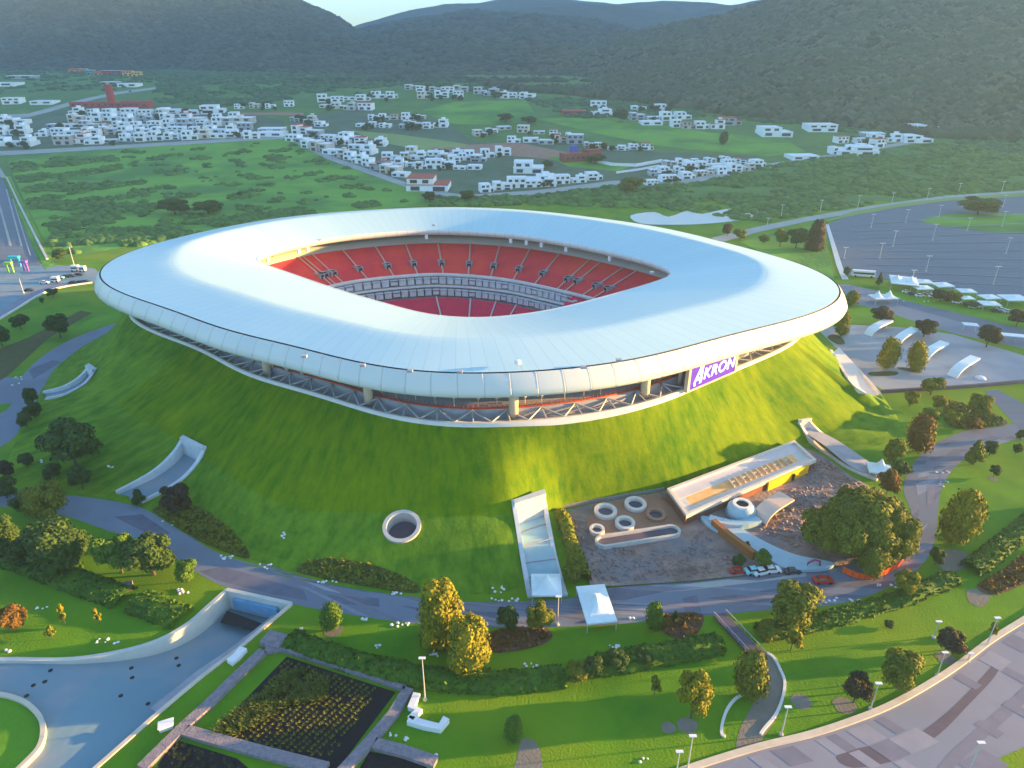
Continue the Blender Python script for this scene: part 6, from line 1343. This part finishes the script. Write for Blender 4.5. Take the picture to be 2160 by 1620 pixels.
tent(1852, 1003, 46, 'small white peaked tent by the sand coloured stair channel', .9, 2.4, 3.2, -.3)
tent(1860, 638, 50, 'double peaked white tent behind the dark tree near the roof tip', .6, 3, 3.2, .1, peaks=2)
tent(1903, 607, 52, 'large white gathered tent at the left of the tent row', 1.2, 4, 2.5, -.4, peaks=2)
for k, (x, y, w_, l) in enumerate([(1944, 605, 34, 'first flat topped white tent after the large one in the row'), (1943, 618, 34, 'white tent in front of the first flat topped one'), (1985, 612, 36, 'second flat topped white tent in the row'), (2035, 625, 32, 'third flat topped white tent in the row'), (2035, 640, 26, 'small white tent in front of the third flat topped one'), (2083, 638, 34, 'fourth flat topped white tent in the row'), (2083, 652, 36, 'white tent in front of the fourth flat topped one'), (2135, 640, 48, 'long white tent last in the row at the right edge')]):
    tent(x, y, w_, l, .8, 3.0, .9, .1*(k % 3-1))
def canopy(px, py, w_px, dep, label, rz=0):
    p = GM(px, py); w_ = mpx(p, w_px); o = empty('canopy', p, rz); tag(o, label, 'canopy'); mb = MB(); mb.box((0, 0, 3.0), (w_, dep, .3)); mb.build('roof', M['tent'], o)
    n = max(2, int(w_/5))
    for k in range(n): mb = MB(); mb.tube([(-w_/2+.5+(w_-1)*k/(n-1), 0, 0), (-w_/2+.5+(w_-1)*k/(n-1), 0, 3)], .12, 6); mb.build('post', M['pole'], o)
canopy(2043, 698, 28, 3.5, 'short pale flat canopy between two dark round trees of the plaza', -.25); canopy(2140, 722, 90, 3.5, 'long pale flat canopy at the right edge of the plaza', -.28)
for k, (x0, y0, x1, y1, l) in enumerate([(1830, 708, 1872, 690, 'white arched shelter furthest from the camera, next to the dark round tree'), (1888, 728, 1926, 708, 'white arched shelter behind the two golden columnar trees'), (1948, 758, 1988, 738, 'white arched shelter right of the golden columnar trees'), (2008, 795, 2052, 770, 'white arched shelter nearest to the camera')]):
    a, b = U(x0, y0), U(x1, y1); o = arch('arched_shelter', a, b, 3.6, 3.0, M['pale_concrete'] if False else M['tent'], '', '', th=.4); tag(o, l, 'shelter', 'white arched shelters on the plaza')
    p2 = b+(a-b).normalized()*2.2; mb = MB(); mb.tube([p2, p2+Vector((0, 0, 3.0))], .45, 10); tag(mb.build('support_post', M['beige'], None, True), 'round support under the '+l[6:], 'support', 'supports of the white shelters')
mb = MB(); p = U(2068, 798); mb.tube([p, p+Vector((0, 0, .5)), p+Vector((0, 0, .9))], [2.0, 1.6, .7], 12); tag(mb.build('bench', M['white'], None, True), 'small white domed seat right of the nearest arched shelter', 'seat')
# ---------------------------------------------------------------- vehicles
M['tyre'] = mat('tyre', (.015, .015, .017), .7); M['glass'] = mat('glass', (.02, .03, .04), .15, spec=.7)
CC = {'red': mat('car_red', (.45, .02, .02), .3, spec=.6), 'white': mat('car_white', (.75, .77, .78), .3, spec=.6), 'dark': mat('car_dark', (.03, .04, .07), .3, spec=.6), 'cyan': mat('car_cyan', (.25, .62, .68), .3, spec=.6), 'silver': mat('car_silver', (.45, .47, .5), .3, spec=.6)}
def car(px, py, rz, col, label, group='cars on the path', k=1.0, hf=G):
    p = hf(px, py); p.z = T(p.x, p.y) + .03; o = empty('car', p, rz); o.scale = (k, k, k); tag(o, label, 'car', group); L_, w_ = 4.4, 1.8
    prof = [(-2.2, .45), (-2.2, .85), (-1.9, 1.0), (-1.3, 1.05), (-.95, 1.1), (1.0, 1.1), (1.35, .98), (2.1, .82), (2.2, .5), (2.2, .3), (-2.1, .3)]
    mb = MB(); n = len(prof); mb.add([(x, -w_/2, z) for x, z in prof]+[(x, w_/2, z) for x, z in prof], [tuple(range(n)), tuple(range(n, 2*n))[::-1]]+[(i, n+i, n+(i+1) % n, (i+1) % n) for i in range(n)]); mb.build('body', CC[col], o)
    cp = [(-1.5, 1.06), (-1.05, 1.48), (.35, 1.5), (1.05, 1.08)]; mb = MB(); mb.add([(x, s*(w_/2-(.08 if z < 1.2 else .25)), z) for s in (-1, 1) for x, z in cp], [(0, 1, 2, 3), (7, 6, 5, 4), (0, 4, 5, 1), (1, 5, 6, 2), (2, 6, 7, 3)]); mb.build('windows', M['glass'], o)
    mb = MB(); mb.box((-.35, 0, 1.52), (1.45, 1.25, .06)); mb.build('roof', CC[col], o)
    for x in (-1.35, 1.4):
        for y in (-.85, .85): mb = MB(); mb.tube([(x, y-.12, .34), (x, y+.12, .34)], .34, 12); mb.build('wheel', M['tyre'], o)
    return o
car(1735, 1228, .05, 'red', 'red car on the path in front of the orange fence'); car(1557, 1208, .1, 'red', 'small red car beside the dug ground', k=.9); car(1590, 1208, .2, 'cyan', 'pale turquoise car parked left of the white ones'); car(1606, 1210, .3, 'white', 'white car in the middle of the parked cars'); car(1626, 1206, .1, 'white', 'white car at the right of the parked cars'); car(1671, 1208, .1, 'dark', 'dark blue car parked nearest to the pale walkway', k=.85)
p = U(1714, 1200); ar = empty('entrance_arch', p); tag(ar, 'small dark red arch at the end of the pale walkway', 'arch'); mb = MB(); mb.tube([(-1.5, 0, 0), (-1.3, 0, 1.8), (0, 0, 2.6), (1.3, 0, 2.2), (1.6, 0, 0)], .25, 8); mb.build('hoop', HM['maroon'], ar)
gq = 'vehicles waiting at the left forecourt'
for k, (x, y, c, l) in enumerate([(140, 585, 'dark', 'dark car in the upper line at the left forecourt, the left one'), (150, 584, 'dark', 'dark car in the upper line at the left forecourt, the middle one'), (166, 581, 'dark', 'dark car in the upper line closest to the roof tip'), (155, 598, 'dark', 'dark car in the lower line at the left forecourt, the left one'), (170, 597, 'dark', 'dark car in the lower line at the left forecourt, the right one'), (181, 596, 'dark', 'dark car in the lower line partly under the roof tip'), (126, 588, 'cyan', 'pale car nearest to the forecourt kerb'), (94, 598, 'white', 'white car waiting on the forecourt near the small dark tree'), (62, 614, 'dark', 'dark car beside the slim forecourt lamp post')]): car(x, y, .1, c, l, gq, hf=U)
def van(px, py, w_px, h, label, rz, name='bus'):
    p = U(px, py); L_ = mpx(p, w_px); o = empty(name, p+Vector((0, 0, .05)), rz); tag(o, label, name); mb = MB(); mb.box((0, 0, h/2+.5), (L_, 2.5, h), 0, .97); mb.build('body', M['white'], o); mb = MB(); mb.box((0, -1.27, h*.72), (L_*.88, .05, h*.28)); mb.build('windows', M['glass'], o)
    for x in (-.34, .34):
        for y in (-1.1, 1.1): mb = MB(); mb.tube([(x*L_, y-.15, .5), (x*L_, y+.15, .5)], .5, 12); mb.build('wheel', M['tyre'], o)
van(1820, 584, 46, 3.0, 'long white bus parked by the corner of the parking lot', -.25); van(160, 572, 15, 2.8, 'white van at the head of the upper line by the roof tip', .05, 'van'); van(176, 573, 11, 2.6, 'shorter white van under the roof tip', .05, 'van'); van(118, 605-10, 14, 2.4, 'pale van on the lower side of the forecourt', .1, 'van')
# toll gate with coloured frames at far left
for (pts, c, l) in (([(18, 575), (24, 545), (27, 575)], (.25, .6, .08), 'bright green frame post at the left forecourt'), ([(26, 562), (26, 548), (42, 548), (42, 562)], (.02, .5, .55), 'turquoise gate frame on the left road'), ([(52, 572), (52, 556), (58, 556), (58, 572)], (.25, .1, .5), 'purple gate frame on the left road')):
    o = empty('gate_frame', U(*pts[0])); tag(o, l, 'gate'); base = U(*pts[0]); mb = MB()
    q0 = Vector((0, 0, 0)); w_ = mpx(base, abs(pts[-1][0]-pts[0][0])+2); mb.box((0, 0, 2.6), (.7, .7, 5.2)); mb.box((w_, 0, 2.6), (.7, .7, 5.2)); mb.box((w_/2, 0, 5.3), (w_+1, 2.2, 1.1)); mb.build('frame', mat('gate_col', c, .6), o)
# ---------------------------------------------------------------- white lawn stones and flower clumps
M['stone'] = mat('stone', (.62, .66, .68), .8, (.72, .74, .74), 2)
sm = []
for k in range(4):
    V0, F0 = I0; q = np.array([v*(1+.35*noise.noise(Vector(v)*2+Vector((k*5, 0, 0)))) for v in V0]); q[:, 2] = q[:, 2]*.6; me = bpy.data.meshes.new('white_stone'); me.from_pydata(q.tolist(), [], F0.tolist()); me.materials.append(M['stone']); sm.append(me)
ST = [(90, 1282, 5, 30, 6, 'on the lower left lawn above the saplings'), (225, 1353, 8, 50, 10, 'along the top of the curved ramp wall'), (12, 1375, 3, 30, 8, 'at the left edge beside the ramp wall'), (387, 1248, 7, 22, 10, 'on the lawn left of the underpass'), (635, 1328, 4, 22, 6, 'on the lawn right of the underpass'), (480, 1176, 8, 38, 8, 'at the inner edge of the path above the underpass'), (355, 1102, 6, 34, 12, 'at the inner edge of the path near the oval bed'), (560, 1196, 6, 26, 12, 'between the two garden beds by the path'), (595, 1130, 6, 12, 12, 'on the mound skirt left of the light well'), (690, 1228, 7, 60, 6, 'in front of the long bed at the path edge'), (835, 1251, 6, 28, 6, 'left of the tall golden tree at the path edge'), (845, 1318, 8, 40, 8, 'below the path left of the golden tree'), (760, 1308, 5, 34, 4, 'on the lower edge of the path right of the narrow green tree'), (798, 1364, 3, 12, 6, 'on the lawn above the long hedge'), (915, 1382, 5, 18, 8, 'left of the wide golden weeping tree'), (1050, 1243, 9, 28, 14, 'on the grass left of the stepped channel'), (1060, 1266, 9, 70, 6, 'at the path edge left of the stepped channel'), (1123, 1404, 9, 34, 10, 'on the lawn above the bulging shrub'), (1295, 1366, 7, 24, 10, 'on the lawn right of the white tents'), (1250, 1312, 6, 60, 5, 'at the lower edge of the path under the tents'), (1345, 1305, 4, 60, 5, 'at the lower edge of the path near the narrow green tree'), (1448, 1343, 3, 18, 4, 'just left of the footbridge'), (1770, 1268, 12, 90, 12, 'along the outer path edge beyond the clipped round tree'), (1880, 1235, 7, 60, 10, 'along the outer path edge by the golden tree'), (945, 1262, 3, 24, 4, 'beside the top of the golden tree at the path'), (832, 1552, 4, 20, 14, 'on the lawn right of the agave plot'), (860, 1558, 4, 14, 14, 'beside the previous stones right of the agave plot'), (1990, 1010, 10, 30, 40, 'along the outer edge of the curve at right'), (88, 1024-50, 3, 8, 8, 'on the grass by the upper left path'), (30, 760+50, 7, 40, 30, 'beside the upper left path'), (232, 984, 4, 12, 8, 'on the mound skirt right of the large dark tree'), (920, 1595, 2, 18, 8, 'at the bottom right of the agave walls'), (1370, 1605, 3, 50, 10, 'at the bottom edge of the lawn'), (1940, 600+28, 10, 90, 16, 'along the verge of the avenue')]
rq = random.Random(77); si = 0
for x, y, n, dx, dy, l in ST:
    for k in range(n):
        p = GM(x+rq.uniform(-dx, dx)*.5, y+rq.uniform(-dy, dy)*.5); s = rq.uniform(.2, .42); o = bpy.data.objects.new('white_stone', sm[si % 4]); si += 1; COL.objects.link(o); o.location = p+Vector((0, 0, s*.3)); o.scale = (s, s, s*.9); o.rotation_euler = (0, 0, rq.random()*6)
        tag(o, 'small white stone '+l, 'stone', 'white stones '+l)
for k, (x, y, r_, l) in enumerate([(1782, 1508-20, 24, 'below the thin dark tree'), (1450, 1530, 22, 'at the bare trunk of the golden round tree'), (1995, 1388, 20, 'below the dark brown tree'), (1410, 1535, 16, 'left of the golden round tree'), (703, 1330, 20, 'around the narrow green tree by the underpass'), (2095, 1010, 10, 'around the little dark tree on the right lawn'), (1690, 1480, 22, 'on the lawn beside the dirt path')]):
    p = U(x, y, .03); mb = MB(); rr_ = mpx(p, r_); mb.add([p+Vector((rr_*math.cos(t/16*6.283)*(1+.1*math.sin(t*2.1)), rr_*.9*math.sin(t/16*6.283), 0)) for t in range(16)], [tuple(range(16))]); o = mb.build('soil_patch', M['dirt_path']); o['kind'] = 'structure'
p = U(1990, 1170, .025); pxsheet('gravel_patch', [(1975, 1165), (2020, 1160), (2045, 1175), (2030, 1200), (2000, 1205), (1980, 1195)], .03, M['dirt_path'], 3)
pxsheet('gravel_patch', [(2040, 1245), (2070, 1245), (2088, 1262), (2070, 1280), (2045, 1270)], .03, M['dirt_path'], 3)

kerb_line = [(1912, 618), (1925, 622), (1940, 626), (1956, 621), (1968, 628), (2000, 634), (2018, 640), (2052, 650), (2066, 648), (2100, 658), (2112, 655), (2126, 660), (2150, 662)]
for k, (x, y) in enumerate(kerb_line): car(x, y, -.35+.2*(k % 3), ['white', 'dark', 'white', 'silver'][k % 4], f"{['white', 'dark', 'white', 'silver'][k % 4]} car, {ORD[k]} from left in the line beside the white tents", 'cars parked beside the tent row', hf=U)
build_mound()
